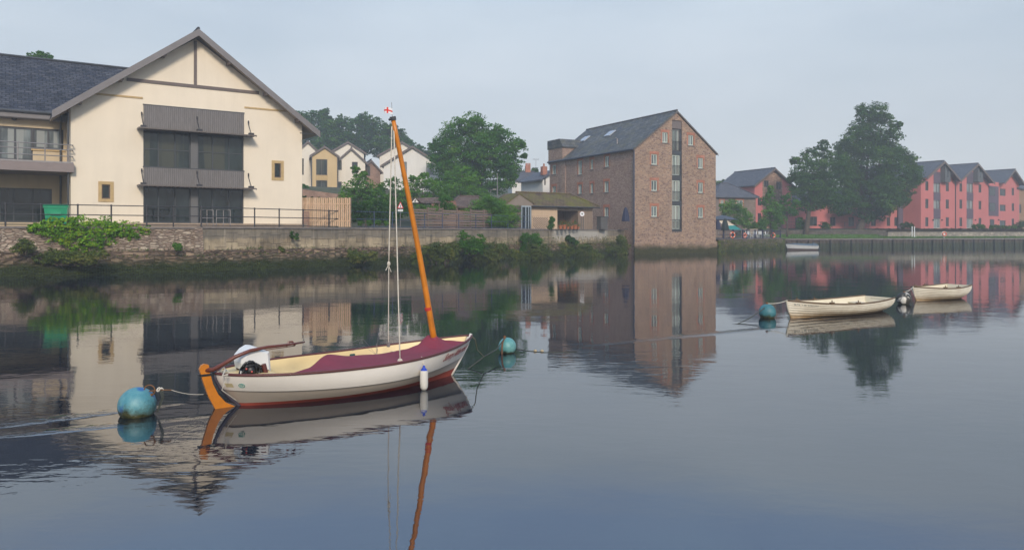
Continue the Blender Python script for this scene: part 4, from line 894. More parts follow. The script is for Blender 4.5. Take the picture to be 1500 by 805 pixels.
# lamp posts
x,y,z=at(728.5,300,85); lp=thing('lamp_post','tall thin grey lamp post in front of the big round tree','lamp post',(x,y,hland(x,y))); zt=at(728.5,256,85)[2]-lp.location.z
mb=MB(); mb.tube([(0,0,0),(0,0,zt)],[.07,.04],8); mb.build('post',STEEL,lp); mb=MB(); mb.tube([(0,0,zt),(.0,-.5,zt+.05)],.05,8); mb.build('lamp_head',STEEL,lp)
x,y,z=at(719,300,75); lp=thing('lamp_post','short lamp post with side arm above the rounded bush','lamp post',(x,y,hland(x,y))); zt=at(719,278,75)[2]-lp.location.z
mb=MB(); mb.tube([(0,0,0),(0,0,zt),(.28,0,zt+.05)],.035,8); mb.build('post',STEEL,lp); mb=MB(); mb.box(.2,.55,-.08,.08,zt+.0,zt+.09); mb.build('lamp_head',STEEL,lp)

# ------------------------------------------------------------------ trees behind
def T(label,L_,Y,leaf,mat,base_px=None,tr=.3,name='tree',ys=.5,dens=1.0,group=None,cl=.28,limbs=7,bz=None):
    lb=pxlobes(L_,Y,ys); bx=(base_px or sum(l[0] for l in L_)/len(L_)); x=(bx-CX)/FOC*Y; z=hland(x,Y) if bz is None else bz
    return tree(label,(x,Y,z),lb,leaf,mat,tr,None,dens,group,'tree',name,cl,limbs)
T('big round dark green tree rising between the white house and the cottages',[(655,215,22),(668,195,22),(686,185,20),(700,178,14),(712,195,20),(730,192,12),(740,205,18),(758,215,13),(748,232,18),(765,212,6),(700,215,28),(675,230,28),(650,240,20),(720,235,26),(740,250,18),(700,252,28),(672,258,26),(726,268,20),(690,275,24),(650,265,18),(640,228,13),(635,212,9),(752,250,14),(768,228,5),(662,205,16),(645,232,12),(690,232,26),(712,215,24),(738,225,20),(660,250,20),(692,195,16),(725,200,14),(745,265,14)],92,.17,LF_M,702,.5,ys=.7,dens=1.15)
T('bright green smaller tree in front of the big round tree',[(660,262,14),(676,252,13),(690,262,14),(672,275,18),(690,285,14),(655,285,14),(705,285,12)],80,.14,LF_L,674,.16,ys=.5)
T('light leafy tree hiding the lower walls of the large white house',[(600,275,15),(618,266,14),(634,272,13),(646,280,12),(610,290,16),(630,292,16),(590,292,14),(648,296,10),(622,257,6),(604,262,6)],72,.13,LF_L,615,.14,cl=.25)
T('feathery light green tree in front of the white gabled house',[(525,262,12),(512,275,13),(535,272,14),(550,282,13),(505,290,13),(525,290,17),(545,298,15),(518,285,15),(540,288,14),(520,248,7),(565,290,11),(532,255,6),(500,300,9)],70,.13,LF_L,528,.14,cl=.25)
T('green tree standing between the brick house and the mast',[(575,268,11),(582,285,13),(565,300,14),(590,302,12),(560,275,8),(578,310,12)],74,.13,LF_M,577,.14)
T('thick shrubby tree directly right of the timber fence',[(522,306,12),(512,298,8),(540,312,13),(560,314,12),(530,318,10),(577,318,10)],62,.11,LF_D,535,.12)
wl=[('dark woodland tree on the ridge just right of the cream building roof',[(447,190,24),(462,175,16),(474,167,10),(455,205,24),(440,172,12),(480,190,16),(465,215,18),(478,178,10)],150,LF_D),
('dark woodland tree on the ridge above the ochre house',[(485,185,15),(498,178,11),(505,190,17),(490,203,18),(476,205,14),(470,220,14),(488,218,14),(500,208,14)],146,LF_G),
('broad dark woodland tree on the ridge above the white gabled house',[(520,182,15),(533,175,11),(545,182,14),(530,198,19),(512,205,15),(548,202,16),(518,218,15),(535,215,16),(550,218,14),(540,190,14)],152,LF_D),
('greyish woodland tree on the ridge directly left of the mast top',[(560,190,14),(572,188,11),(582,196,12),(565,206,18),(590,208,12),(575,220,14),(558,218,14),(598,216,12)],145,LF_G),
('low woodland tree on the ridge between mast and big round tree',[(602,214,9),(614,219,9),(628,225,9),(645,232,10)],150,LF_D)]
for lab,L_,Y,mt in wl: T(lab,L_,Y,.30,mt,None,.35,'woodland_tree',group='woodland trees on the ridge',dens=1.1)
T('tree top just showing above the slate roof of the wing',[(52,84,9),(62,80,7),(70,84,7),(60,92,12),(45,90,8)],75,.14,LF_M,60,.25,bz=hland(-46,75))
T('misty small tree crown at the foot of the cottages',[(783,252,7),(770,262,9),(757,262,9),(748,250,8)],128,.28,LF_G,765,.2,'tree')
T('hazy tree far behind the hipped brick house, nearest the mill',[(1052,272,9),(1060,270,7),(1052,285,12)],165,.34,LF_G,1054,.3,'tree',group='hazy trees behind the brick house')
T('hazy yellowish tree far behind the hipped brick house, right of its neighbour',[(1070,270,6),(1080,271,6),(1074,280,12),(1090,280,9)],170,.34,LF_M,1074,.3,'tree',group='hazy trees behind the brick house')
gw_=at(443,283,75); t=thing('garden_wall','low brown stone garden wall below the ochre house above the timber fence','wall',(gw_[0],gw_[1],hland(gw_[0],gw_[1])-.2),R(14)); Fz=Face(t,0,0,0); mb=MB(); u1=Fz.u(516); z0=0; za,zb_=Fz.z(443,277),Fz.z(515,287)
mb.hexa([Fz.p(0,0,-2),Fz.p(u1,0,-2),Fz.p(u1,.4,-2),Fz.p(0,.4,-2),Fz.p(0,0,za),Fz.p(u1,0,zb_),Fz.p(u1,.4,zb_),Fz.p(0,.4,za)]); mb.build('stonework',BRICK,t)
rowbush('trimmed green hedge just above the timber fence left end',[(446,291,5),(456,292,5),(468,293,5),(480,294,5),(492,294,5),(503,295,5)],66,.09,LF_D,'hedge','hedge')
rowbush('small bright shrub on the garden wall at the cream building corner',[(445,273,4),(449,275,4),(453,278,3)],84,.1,LF_M)
# ------------------------------------------------------------------ café terrace right of the mill
TL=[(21.9,79.6),(23.2,84.6),(36.2,100.5),(37.6,104.2)]
river_wall('terrace_wall','overgrown low stone wall below the café terrace, right of the mill',TL,rubble('terrace_stone',[(.20,.15,.11),(.28,.21,.15),(.16,.12,.09)],(.10,.09,.06),2.2,4,(.3,.9,(.05,.06,.02)),.06,.03),1.36,-.5,.5,.06,.03)
C=[]
for p in sub(TL,.1):
    for _ in range(11): C.append((p[0]-.1+random.gauss(0,.15)+.0,p[1]-.22+random.gauss(0,.12),random.uniform(0,1)**1.1*1.25))
tag(leafobj('terrace_weeds',leafmesh(np.array(C),.10,.3,2.0),LF_W),'olive weeds covering the face of the terrace wall','weeds',kind='stuff')
mb=MB(); mb.grid([[(p[0],p[1],1.40) for p in offs(TL,.5)],[(p[0],p[1],1.41) for p in offs(TL,7)]]); tag(mb.build('terrace_paving',ASPH,fix=False),kind='structure')
tl=offs(TL,.3)
railing('dark iron railing along the front of the café terrace',1052,1144,(1.0,.5,.1),[1060,1074,1088,1094,1106,1117,1131,1143],NAVY,line=tl,zb=1.40,r=.035,post_r=.09)
ORG=plain('orange_plastic',(.75,.13,.03),.1,4,.5); WHP=plain('white_plastic',(.75,.75,.73),.05,3,.5)
def lifering(px,py,line,label,r=.36,grp=None,face=0):
    q=linehit(line,px); z=at(px,py,q[1])[2]; t=thing('life_ring',label,'life ring',(q[0]-.05,q[1]-.15,z),R(face),grp); n=24
    mb=MB(); mb.grid([[(math.cos(2*PI*i/n)*(r*.75+.08*math.cos(2*PI*j/8)),.08*math.sin(2*PI*j/8),math.sin(2*PI*i/n)*(r*.75+.08*math.cos(2*PI*j/8))) for j in range(8)] for i in range(n+1)],closed=True); mb.build('ring',ORG,t,True)
    for k in range(4):
        a=PI/4+k*PI/2; mb=MB(); mb.tube([(math.cos(a-.13)*r*.75,0,math.sin(a-.13)*r*.75),(math.cos(a+.13)*r*.75,0,math.sin(a+.13)*r*.75)],.088,8); mb.build('band',WHP,t)
    return t
g_='life rings on the terrace railing'
lifering(1073,344,tl,'orange life ring on the terrace railing, nearest the mill',.42,g_,20); lifering(1091,344.5,tl,'orange life ring on the terrace railing, middle of the three',.34,g_,35); lifering(1132.5,344.5,tl,'orange life ring on the terrace railing, farthest from the mill',.38,g_,20)
# chairs and tables
def chair(label,x,y,rz,src=[None]):
    if src[0] is None:
        t=thing('cafe_chair',label,'chair',(x,y,1.41),rz,'pale chairs on the café terrace')
        mb=MB(); mb.box(-.22,.22,-.22,.22,.43,.47); mb.build('seat',WHP,t)
        mb=MB(); mb.hexa([(-.22,.20,.5),(.22,.20,.5),(.22,.23,.5),(-.22,.23,.5),(-.2,.28,.92),(.2,.28,.92),(.2,.31,.92),(-.2,.31,.92)]); mb.build('backrest',WHP,t)
        for a in (-.2,.2):
            for b_ in (-.2,.2): mb=MB(); mb.tube([(a,b_,.43),(a*1.1,b_*1.1,0)],.018,6); mb.build('leg',WHP,t)
        src[0]=t; return t
    c=copy_tree(src[0]); c.location=(x,y,1.41); c.rotation_euler=(0,0,rz); c['label']=label; return c
cl=offs(TL,1.6); poss=[(1096,.3,'leftmost'),(1100.5,2.2,'second from left'),(1105,-.8,'third from left'),(1109,1.4,'fourth from left'),(1113.5,2.8,'fifth from left'),(1118,.6,'sixth from left'),(1122,-1.9,'second from right'),(1126,1.0,'rightmost')]
for i,(px,a,w) in enumerate(poss):
    q=linehit(cl,px); chair('white café chair on the terrace, %s of the row of eight'%w,q[0],q[1]+(i%2)*.5,a)
for px,w in ((1103,'left'),(1116,'right')):
    q=linehit(offs(TL,2.6),px); t=thing('cafe_table','round white café table on the terrace, %s one of two behind the chairs'%w,'table',(q[0],q[1],1.41),0,'café tables'); mb=MB(); mb.lathe([(.001,.72),(.42,.72),(.42,.75),(.001,.75)],(0,0,0),20); mb.build('tabletop',WHP,t); mb=MB(); mb.tube([(0,0,0),(0,0,.72)],.03,8); mb.lathe([(.001,0),(.2,0),(.2,.03),(.001,.04)],(0,0,0),14); mb.build('leg',STEEL,t)
q=linehit(offs(TL,3.6),1104); t=thing('menu_board','pale brown board standing on the terrace behind the chairs','board',(q[0],q[1],1.41),R(15)); mb=MB(); mb.box(-.62,.62,0,.04,.25,1.25); mb.build('board',plain('pale_board',(.30,.24,.18),.1,2),t); mb=MB(); mb.box(-.6,-.54,.045,.08,0,1.2); mb.box(.54,.6,.045,.08,0,1.2); mb.build('leg',WOODD,t)
# awning tent cream and teal, dark parasols
TEAL=plain('teal_canvas',(.02,.24,.22),.1,2,.8); CRC=plain('cream_canvas',(.68,.58,.44),.06,2,.8)
p=[at(1052,324,89),at(1064,322.5,90),at(1086,336.5,92.5),at(1070,336.5,88.5)]
t=thing('awning','cream and teal sloping canvas awning over the terrace beside the mill','awning',(p[1][0],p[1][1],1.41)); o=p[1]
def rel(q,dz=0): return (q[0]-o[0],q[1]-o[1],q[2]-1.41+dz)
def lp3(a,b_,k): return tuple(a[i]+(b_[i]-a[i])*k for i in range(3))
m1,m2=lp3(p[1],p[2],.55),lp3(p[0],p[3],.55)
mb=MB(); mb.hexa([rel(p[0]),rel(m2),rel(m1),rel(p[1]),rel(p[0],.03),rel(m2,.03),rel(m1,.03),rel(p[1],.03)]); mb.build('cream_canvas',CRC,t)
mb=MB(); mb.hexa([rel(m2),rel(p[3]),rel(p[2]),rel(m1),rel(m2,.03),rel(p[3],.03),rel(p[2],.03),rel(m1,.03)]); mb.build('teal_canvas',TEAL,t)
for q in p: mb=MB(); a=rel(q); mb.tube([(a[0],a[1],0),(a[0],a[1],a[2])],.035,6); mb.build('pole',STEEL,t)
closed_parasol(1062,86.6,319.5,337,'closed dark parasol on the terrace just right of the awning top',DGRN,1.41,.34)
closed_parasol(1051.5,85.6,321,336,'closed dark parasol on the terrace touching the mill corner',NAVY,1.41,.28)
x,y,z=at(1058,316,93); t=thing('open_parasol','wide open dark blue parasol behind the awning','parasol',(x,y,1.41)); mb=MB(); zz=at(1058,315,93)[2]-1.41; mb.lathe([(1.9,zz-.55),(1.0,zz-.2),(.02,zz),(.02,zz-.03),(1.0,zz-.25),(1.9,zz-.6)],(0,0,0),8); mb.build('canopy',plain('slate_canvas',(.07,.09,.12),.1,2,.8),t); mb=MB(); mb.tube([(0,0,0),(0,0,zz)],.03,8); mb.build('pole',WOODD,t)

# ------------------------------------------------------------------ grass bank with sheet piling
mb=MB(); gx=[36.6+i*2 for i in range(70)]
def gz(x,k): w=lerp(RET,x); f=lerp(FRONT,x); return (x,f+.35+(w-f-.35)*k,1.305+(.55 if x<56 else .2)*k+.012)
mb.grid([[gz(x,k) for x in gx] for k in (0,.25,.5,.75,1)]); tag(mb.build('grass_bank',GRASS,fix=False),kind='structure')
PL=[(37.2,104.0),(38.2,104.5),(64.5,112.5),(79.5,116.5),(160,128.8)]
t=thing('sheet_piling','rusty brown sheet piling wall along the grass bank with timber fenders','river wall'); P=sub(PL,.18); q=offs(P,.16); mb=MB()
PP=[(p if (i//2)%2==0 else r_) for i,(p,r_) in enumerate(zip(P,q))]
def pilemat():
    m,nt,b=mnew('rusty_piling_with_tide_weed'); n1=noiset(nt,coord(nt,'Object'),1.3,6,.7); col=ramp(nt,n1,[(.3,(.055,.040,.032)),(.7,(.115,.082,.062))])
    geo=N(nt,'ShaderNodeNewGeometry'); s=N(nt,'ShaderNodeSeparateXYZ'); L(nt,geo.outputs['Position'],s.inputs[0]); zz=math_(nt,'ADD',s.outputs['Z'],math_(nt,'MULTIPLY',math_(nt,'SUBTRACT',n1,.5),.5))
    r_=N(nt,'ShaderNodeMapRange'); r_.inputs[1].default_value=.78; r_.inputs[2].default_value=.55; L(nt,zz,r_.inputs[0]); col=mix(nt,r_.outputs[0],col,ramp(nt,n1,[(.35,(.020,.030,.014)),(.65,(.045,.058,.024))]))
    L(nt,col,b.inputs['Base Color']); b.inputs['Roughness'].default_value=.9; return m
PILE=pilemat()
mb.grid([[(p[0],p[1],-.8) for p in PP],[(p[0],p[1],.35) for p in PP],[(p[0],p[1],1.22) for p in PP]]); mb.build('piles',PILE,t)
mb=MB(); a=offs(P,-.10); c=offs(P,.42); mb.grid([[(p[0],p[1],1.10) for p in a],[(p[0],p[1],1.30) for p in a],[(p[0],p[1],1.305) for p in c]]); mb.build('capping_beam',COPING,t)
FP=sub(PL,1.75)
for p in offs(FP,-.14)[1:75]: mb=MB(); mb.box(p[0]-.10,p[0]+.10,p[1]-.1,p[1]+.08,-.6,1.16); mb.build('fender_post',PILE,t)
# grass tufts: fringe
C=[]
for p in offs(sub(PL,.12),.42):
    if p[0]>110: break
    for _ in range(5): C.append((p[0]+random.gauss(0,.1),p[1]+random.gauss(0,.15),1.33+random.uniform(0,.10)))
for _ in range(9000):
    x=random.uniform(37,105); k=random.random(); g=gz(x,k); C.append((g[0],g[1],g[2]+random.uniform(0,.09)))
tag(leafobj('grass',leafmesh(np.array(C),.10,.0,2.2),leafm('grass_blades',(.06,.14,.02),(.11,.22,.03),(.17,.28,.05),.3,.3)),'short green grass on the bank before the pink houses','grass',kind='stuff')
# retaining wall and hedge
RW=rubble('pale_retaining_stone',[(.42,.36,.29),(.50,.43,.35),(.34,.29,.24)],(.22,.19,.16),1.6,4,None,.05,.02,.3)
def retaining(label,xa,xb,mat,z1): 
    line=[(x,lerp(RET,x)) for x in np.linspace(xa,xb,24)]; return river_wall('retaining_wall',label,line,mat,z1,1.2,.35,.06,.0)
retaining('pale stone retaining wall below the pink houses at the right end of the grass',58,110,RW,2.25)
retaining('dark stone retaining wall along the left half of the grass bank',37,57.8,rubble('dark_retaining_stone',[(.12,.10,.085),(.17,.14,.12),(.09,.075,.065)],(.07,.06,.05),1.6,4,None,.05,.02,.2),2.45)
HEDG=leafm('russet_hedge_leaves',(.045,.032,.016),(.075,.05,.022),(.10,.085,.03),.8,.2)
lb=[(x,lerp(RET,x)+.6,2.45+random.uniform(-.05,.12),.34) for x in np.linspace(56,104,96)]
bush('low russet hedge running on top of the pale retaining wall',lb,.10,HEDG,'hedge','hedge',1.0,stems=2)
rp=[(x,lerp(RET,x)+.4) for x in np.linspace(37.5,57,20)]
def pxof(p): return CX+p[0]/p[1]*FOC
railing('thin dark railing above the dark retaining wall beneath the trees',pxof(rp[0])+.1,pxof(rp[-1])-.1,(1.25,.75,.25),[pxof(p) for p in rp[1:-1:2]],IRON,line=rp,zb=2.48,r=.02,post_r=.03)
for k,px in enumerate((1336,1339.5)):
    x,y,z=at(px,346,114); t=thing('white_post','slim white post on the grass bank, %s of the pair'%('left' if k==0 else 'right'),'post',(x,y,1.45),0,'pair of white posts'); mb=MB(); mb.tube([(0,0,0),(0,0,1.55)],.075,8); mb.build('shaft',WHP,t); mb=MB(); mb.lathe([(.085,0),(.085,.05),(.001,.09)],(0,0,1.55),8); mb.build('cap',WHP,t)
x,y,z=at(1383.5,349,112.6); t=thing('life_ring','white and orange life ring on a stand at the edge of the grass bank','life ring',(x,y,1.33)); zz=at(1383.5,342.5,112.6)[2]-1.33
mb=MB(); mb.tube([(0,.12,0),(0,.12,zz)],.05,6); mb.tube([(0,.06,zz),(0,.10,zz)],.40,20); mb.build('backboard',WHP,t)
mb=MB(); n=20; mb.grid([[(math.cos(2*PI*i/n)*(.27+.08*math.cos(2*PI*j/8)),.08*math.sin(2*PI*j/8),zz+math.sin(2*PI*i/n)*(.27+.08*math.cos(2*PI*j/8))) for j in range(8)] for i in range(n+1)],closed=True); mb.build('ring',ORG,t,True)

# ------------------------------------------------------------------ hipped brick house, pink gabled house and long pink range
x,y,z=at(1048,333,113); c=thing('brick_house','brick house with dark hipped roof between the mill and pink houses','house',(x,y,1.9),R(12)); F=Face(c,0,0,0); W=F.u(1107); ze=F.z(1078,289); zr=F.z(1088,266)
rs=[F.rect(1055.5,1060,293,304.5),F.rect(1079,1088,293,303.5)]
mb=MB(); wall(mb,F,0,W,-1,ze,rs,.12); wall(mb,Face(c,0,7,-90),0,7,-1,ze); wall(mb,Face(c,W,0,90),0,7,-1,ze); mb.build('wall',rubble('grey_brick_stone',[(.20,.15,.12),(.27,.20,.16),(.24,.17,.14)],(.2,.16,.13),2.4,5,None,.05,.01,.2),c)
for r_ in rs: window(F,r_,c,WINW,GLP,2,1,.06,.08,None,REDB)
hip_roof(c,-.4,W+.4,-.4,7.4,ze+.05,zr,SLATE3,W*.48)
x,y,z=at(1105.5,334,118); pk=thing('pink_gabled_house','pink rendered gabled house with a brown stone centre behind the young tree','house',(x,y,2.3),R(24)); F=Face(pk,0,0,0); W=F.u(1160); ze=F.z(1132,270); zr=F.z(1132,247); um=W/2
lft=[F.rect(1110,1115,290,301),F.rect(1110,1115,312,326)]
mid=[F.rect(1119,1126,264,274),F.rect(1137,1144,266,277),F.rect(1144,1150,321,331)]
sL,sR=F.u(1117),F.u(1146)
PINKST=rubble('brown_rubble_infill',[(.26,.15,.10),(.36,.22,.15),(.44,.30,.21)],(.26,.16,.12),2.2,4.5,None,.05,.02,.3)
def topcut(a,b_):
    f=lambda u: ze+(zr-ze)*(1-abs(u-um)/um); p=[(a,f(a))]; 
    if a<um<b_: p.append((um,zr))
    return p+[(b_,f(b_))]
mb=MB(); wall(mb,F,0,sL,-1,topcut(0,sL),lft,.12); wall(mb,F,sR,W,-1,topcut(sR,W),[],.12); wall(mb,Face(pk,0,9,-90),0,9,-1,ze); wall(mb,Face(pk,W,0,90),0,9,-1,ze); mb.build('wall',PINK,pk)
mb=MB(); mid_=[r_ for r_ in mid if r_[0]>sL and r_[1]<sR]; wall(mb,F,sL+.001,sR-.001,-1,topcut(sL+.001,sR-.001),mid_,.12); mb.build('stone_centre',PINKST,pk)
for r_ in lft+mid_: window(F,r_,pk,BEAM,GL,2,1,.06,.08)
gable_roof(pk,-.4,W+.4,-.4,9.2,ze-.25,zr+.12,SLATE3,'y',.14)
mb=MB(); mb.prism(gable_prof(-.42,W+.42,ze-.30,zr+.07,.3),-.48,-.404,'y'); mb.build('verge_board',BEAM,pk)
x,y,z=at(1160,334,121); pl_=thing('pink_range','long low pink rendered range with dark windows seen below the two big trees','house',(x,y,2.4),R(10)); F=Face(pl_,0,0,0); W=F.u(1318)
ws_=[F.rect(*r_) for r_ in [(1165,1176,319,331),(1186,1197,317,331),(1216,1224,318,331),(1243,1251,318,331),(1276,1283,320,331),(1299,1304,318,331),(1310,1315,318,331)]]; ze=F.z(1240,296)
mb=MB(); wall(mb,F,0,W,-1,ze,ws_,.12); wall(mb,Face(pl_,0,7,-90),0,7,-1,ze); wall(mb,Face(pl_,W,0,90),0,7,-1,ze); mb.build('wall',PINK,pl_)
for r_ in ws_: window(F,r_,pl_,BEAM,GL,2,1,.06,.08)
mb=MB(); mb.prism([(-.4,ze-.1),(3.5,ze+2.6),(7.4,ze-.1),(7.4,ze-.25),(3.5,ze+2.45),(-.4,ze-.25)],-.2,W+.2,'x'); mb.build('roof',SLATE3,pl_)

# ------------------------------------------------------------------ pink riverside terrace with three gables
x,y,z=at(1349,334,122); pt=thing('pink_terrace','three storey pink riverside flats with three dark slate gables and purple panels','apartment building',(x,y,2.6),R(37)); F=Face(pt,0,0,0)
GAB=[(1349,1399,1375,236.8,264),(1399,1448,1424,240.3,267),(1463,1493,1479,248.8,270)]
Dp=11.0
uE=F.u(1493); zE=F.z(1399,267)
holes=[]; wins=[]
for rw in ((264,280),(295.5,307),(317,333)): pass
def W3(px0,px1,rows): 
    for a,b_ in rows: wins.append(F.rect(px0,px1,a,b_))
W3(1355.5,1360,[(265,279),(291,305),(318,331.5)]); W3(1385.5,1390,[(267,280),(292,305.5),(318,331.5)])
W3(1405.5,1409.5,[(268,280.5),(292,305.5),(318.5,331.5)]); W3(1433.5,1437.5,[(270,282),(294,306.5),(319,331.5)])
W3(1482,1485.5,[(275,286),(297.5,309),(320,331.5)])
bays=[(1367.5,1377.5),(1416,1425.5),(1464.5,1473)]
bay_r=[]
for a,b_ in bays[:2]: bay_r.append(F.rect(a,b_,251,334))
for i,(a,b_) in enumerate(bays[2:]):
    for r0,r1 in ((276,286.5),(299.5,309),(322.5,332)): wins.append(F.rect(a,b_,r0,r1))
rec=F.rect(1448,1462.5,272,316)
mb=MB(); tops=[]
lastu=0
prof=[]
for i,(a,b_,ap,ya,yv) in enumerate(GAB):
    u0,u1=F.u(a),F.u(b_); um=(u0+u1)/2; z0=F.z(b_,yv); zr=F.z((a+b_)/2,ya)-.35; prof.append((u0,u1,um,z0,zr))
tp=[]
for i,(u0,u1,um,z0,zr) in enumerate(prof):
    if i and u0-prof[i-1][1]>.1: tp+=[(prof[i-1][1]+.001,z0),(u0-.001,z0)]
    tp+=[(u0,z0),(um,zr),(u1-.001,z0)]
wall(mb,F,0,uE-.002,-1,tp,wins+bay_r,.14)
wall(mb,Face(pt,0,Dp,-90),0,Dp,-1,prof[0][3]); wall(mb,Face(pt,uE,0,90),0,Dp,-1,prof[2][3]); mb.build('wall',PINK,pt)
for w in wins: window(F,w,pt,BEAM,GL,1 if w[1]-w[0]<.8 else 2,1,.06,.08)
for i,(u0,u1,um,z0,zr) in enumerate(prof):
    h_=(u1-u0)/2; sl=(zr-z0)/h_; ovr=.35
    gable_roof(pt,u0-ovr if i==0 else u0-.02,u1+ovr if i==2 else u1+.02,-1.0,Dp+.2,z0-(ovr*sl if i==0 else 0)*.0-.05,zr+.45,SLATE3,'y',.16)
    mb=MB(); mb.prism(gable_prof(u0-.1,u1+.1,z0-.12,zr+.40,.38),-1.08,-1.004,'y'); mb.build('verge_board',BEAM,pt)
for i,(a,b_) in enumerate(bays[:2]):                   # recessed balcony bays with purple panels and a boarded dormer
    r_=bay_r[i]; u0,u1,z0,z1=r_
    mb=MB(); F.box(mb,u0,u1,1.0,1.05,z0,z1); mb.build('bay_back',PURP,pt)
    lv=[(268,281.5),(293,305.5),(320,334)]
    for k,(p,q) in enumerate(lv):
        za,zb2=F.z(a,q),F.z(a,p); window(F,(u0+.01,u1-.01,za,zb2),pt,WINW if k==2 else BEAM,GLP,2,1,.06,.12)
        nb_=F.z(a,lv[k-1][1]) if k else z1
        mb=MB(); F.box(mb,u0+.005,u1-.005,-.03,.10,zb2+.01,(nb_-.01)); mb.build('purple_panel',PURP,pt)
    um=prof[i][2]; zr=prof[i][4]; mb=MB(); w_=F.u(b_+13)-u1
    F.box(mb,u1-.0,u1+w_*.62,-.75,-.003,F.z(b_,266.5),zr-1.0); F.box(mb,u1-.0,u1+w_*.40,-.75,-.003,zr-.999,zr-.25); mb.build('boarded_dormer',boards('grey_boards',(.10,.105,.11),(.13,.135,.14),.16,.08,True),pt)
    mb=MB(); F.box(mb,u1+w_*.22,u1+w_*.38,-.77,-.752,F.z(b_,260),F.z(b_,249)); mb.build('dormer_window',GL,pt)
mb=MB(); F.box(mb,rec[0],rec[1],-.04,-.003,rec[2],rec[3]); mb.build('purple_panel',PURP,pt)
for r0,r1 in ((274,286),(297,309)): 
    q=F.rect(1449,1457,r0,r1); mb=MB(); F.box(mb,q[0],q[1],-.08,-.043,q[2],q[3]); mb.build('panel_window',GL,pt)
q=F.rect(1450,1456,321,334); mb=MB(); F.box(mb,q[0],q[1],-.05,-.003,q[2],q[3]); mb.build('door',DGREY,pt)
q=F.rect(1472,1476.5,256,264); mb=MB(); F.box(mb,q[0],q[1],-.05,-.003,q[2],q[3]); mb.build('gable_vent',BEAM,pt)
mb=MB(); u=prof[0][1]; mb.tube([(u,-.08,prof[0][3]-.1),(u,-.08,0)],.08,6); mb.build('downpipe',DGREY,pt)
for px in (1366,1379,1428,1462):
    q=F.uz(px,322); mb=MB(); mb.sphere((q[0],-.12,q[1]),.13,8); mb.build('wall_lamp',IRON,pt)
x,y,z=at(1316,334,124); lk=thing('purple_link_block','dark purple rendered block between the big tree and the pink flats','building',(x,y,2.6),R(16)); F=Face(lk,0,0,0); W=F.u(1342); mb=MB(); zt=F.z(1330,262); mb.box(0,W,0,7,-1,zt); mb.build('wall',PURP,lk); mb=MB(); mb.prism([(-.3,zt+.0),(3.5,zt+2.2),(7.3,zt+.0),(7.3,zt-.15),(3.5,zt+2.0),(-.3,zt-.15)],-.2,W+.4,'x'); mb.build('roof',SLATE3,lk)
x,y,z=at(1489,334,146); bk=thing('brick_house','ochre brick house with slate roof at the right edge beyond the pink flats','house',(x,y,2.6),R(37)); F=Face(bk,0,0,0); W=9; ze=F.z(1494,276); q=F.rect(1491,1496,299,312); mb=MB(); wall(mb,F,0,W,-1,ze,[q],.12); mb.build('wall',plain('ochre_brick',(.34,.20,.11),.2,1.5),bk); window(F,q,bk,BEAM,GL,1,1,.06,.08); mb=MB(); mb.prism([(-.4,ze),(4,ze+3.0),(8.4,ze),(8.4,ze-.15),(4,ze+2.85),(-.4,ze-.15)],-.3,W,'x'); mb.build('roof',SLATE3,bk)
rowbush('green garden shrub at the foot of the middle pink gable',[(1428,332,4),(1434,331,4),(1440,332,4)],119.5,.12,LF_M); rowbush('low green garden shrub between the middle and right pink gables',[(1452,333,3.5),(1460,332,4),(1468,333,4),(1476,333,3.5),(1484,333,4)],121.5,.12,LF_M); rowbush('dark green shrub at the right edge beyond the pink flats',[(1493,330,6),(1499,328,7)],124,.12,LF_D)
rowbush('small dark shrub at the foot of the purple block',[(1322,330,5),(1329,329,5),(1334,331,4)],119.5,.12,LF_D)
# trees on the right bank
T('very tall dark tree on the grass bank, the tallest on the right',[(1268,160,11),(1282,168,18),(1262,172,13),(1298,175,12),(1308,185,9),(1255,192,16),(1280,192,22),(1302,200,14),(1246,208,16),(1270,215,24),(1296,215,16),(1318,182,4),(1238,215,13),(1285,235,28),(1312,232,17),(1330,235,13),(1340,248,11),(1328,258,17),(1300,262,26),(1268,262,28),(1246,265,22),(1330,276,13),(1310,290,18),(1285,295,22),(1262,300,20),(1248,290,16),(1342,265,9),(1290,310,14),(1268,316,12),(1322,292,11),(1236,226,13),(1230,240,13),(1258,225,18),(1290,205,18),(1310,220,14),(1255,250,22),(1285,275,24),(1240,305,14)],119,.19,LF_G,1258,.62,ys=.7,dens=1.4,bz=2.0)
T('medium spreading tree on the grass bank left of the very tall tree',[(1200,222,11),(1186,228,13),(1214,230,13),(1172,238,13),(1195,245,20),(1220,250,18),(1164,235,7),(1170,255,17),(1190,268,24),(1216,275,21),(1160,262,8),(1168,282,15),(1196,292,20),(1222,298,16),(1180,302,11),(1238,290,13),(1208,213,9),(1228,238,14),(1236,255,16),(1205,262,20),(1180,262,18),(1210,290,18)],112.5,.18,LF_G,1181,.38,ys=.6,dens=1.1,bz=1.5)
T('slender young green tree before the pink gabled house',[(1128,285,7),(1122,295,8),(1133,300,9),(1126,312,10),(1137,315,9),(1120,325,10),(1132,329,11),(1143,322,8),(1129,276,5),(1141,305,6)],105,.15,LF_L,1129,.14,ys=.5,cl=.3,bz=1.4)
T('thin tree with open crown between young tree and medium tree',[(1150,300,10),(1160,310,9),(1152,290,7),(1165,298,7),(1146,310,7)],108,.16,LF_M,1153,.13,ys=.5,bz=1.5)
rowbush('bright green shrubs behind the café terrace before the brick house',[(1062,303,9),(1074,300,10),(1086,305,9),(1070,312,12),(1084,314,11),(1096,318,9),(1092,327,8),(1078,325,8)],101,.14,LF_L,'shrub','shrub')
rowbush('low green shrubs at the right end of the café terrace',[(1106,331,6),(1114,328,5),(1118,333,5),(1100,333,5)],103,.13,LF_M)
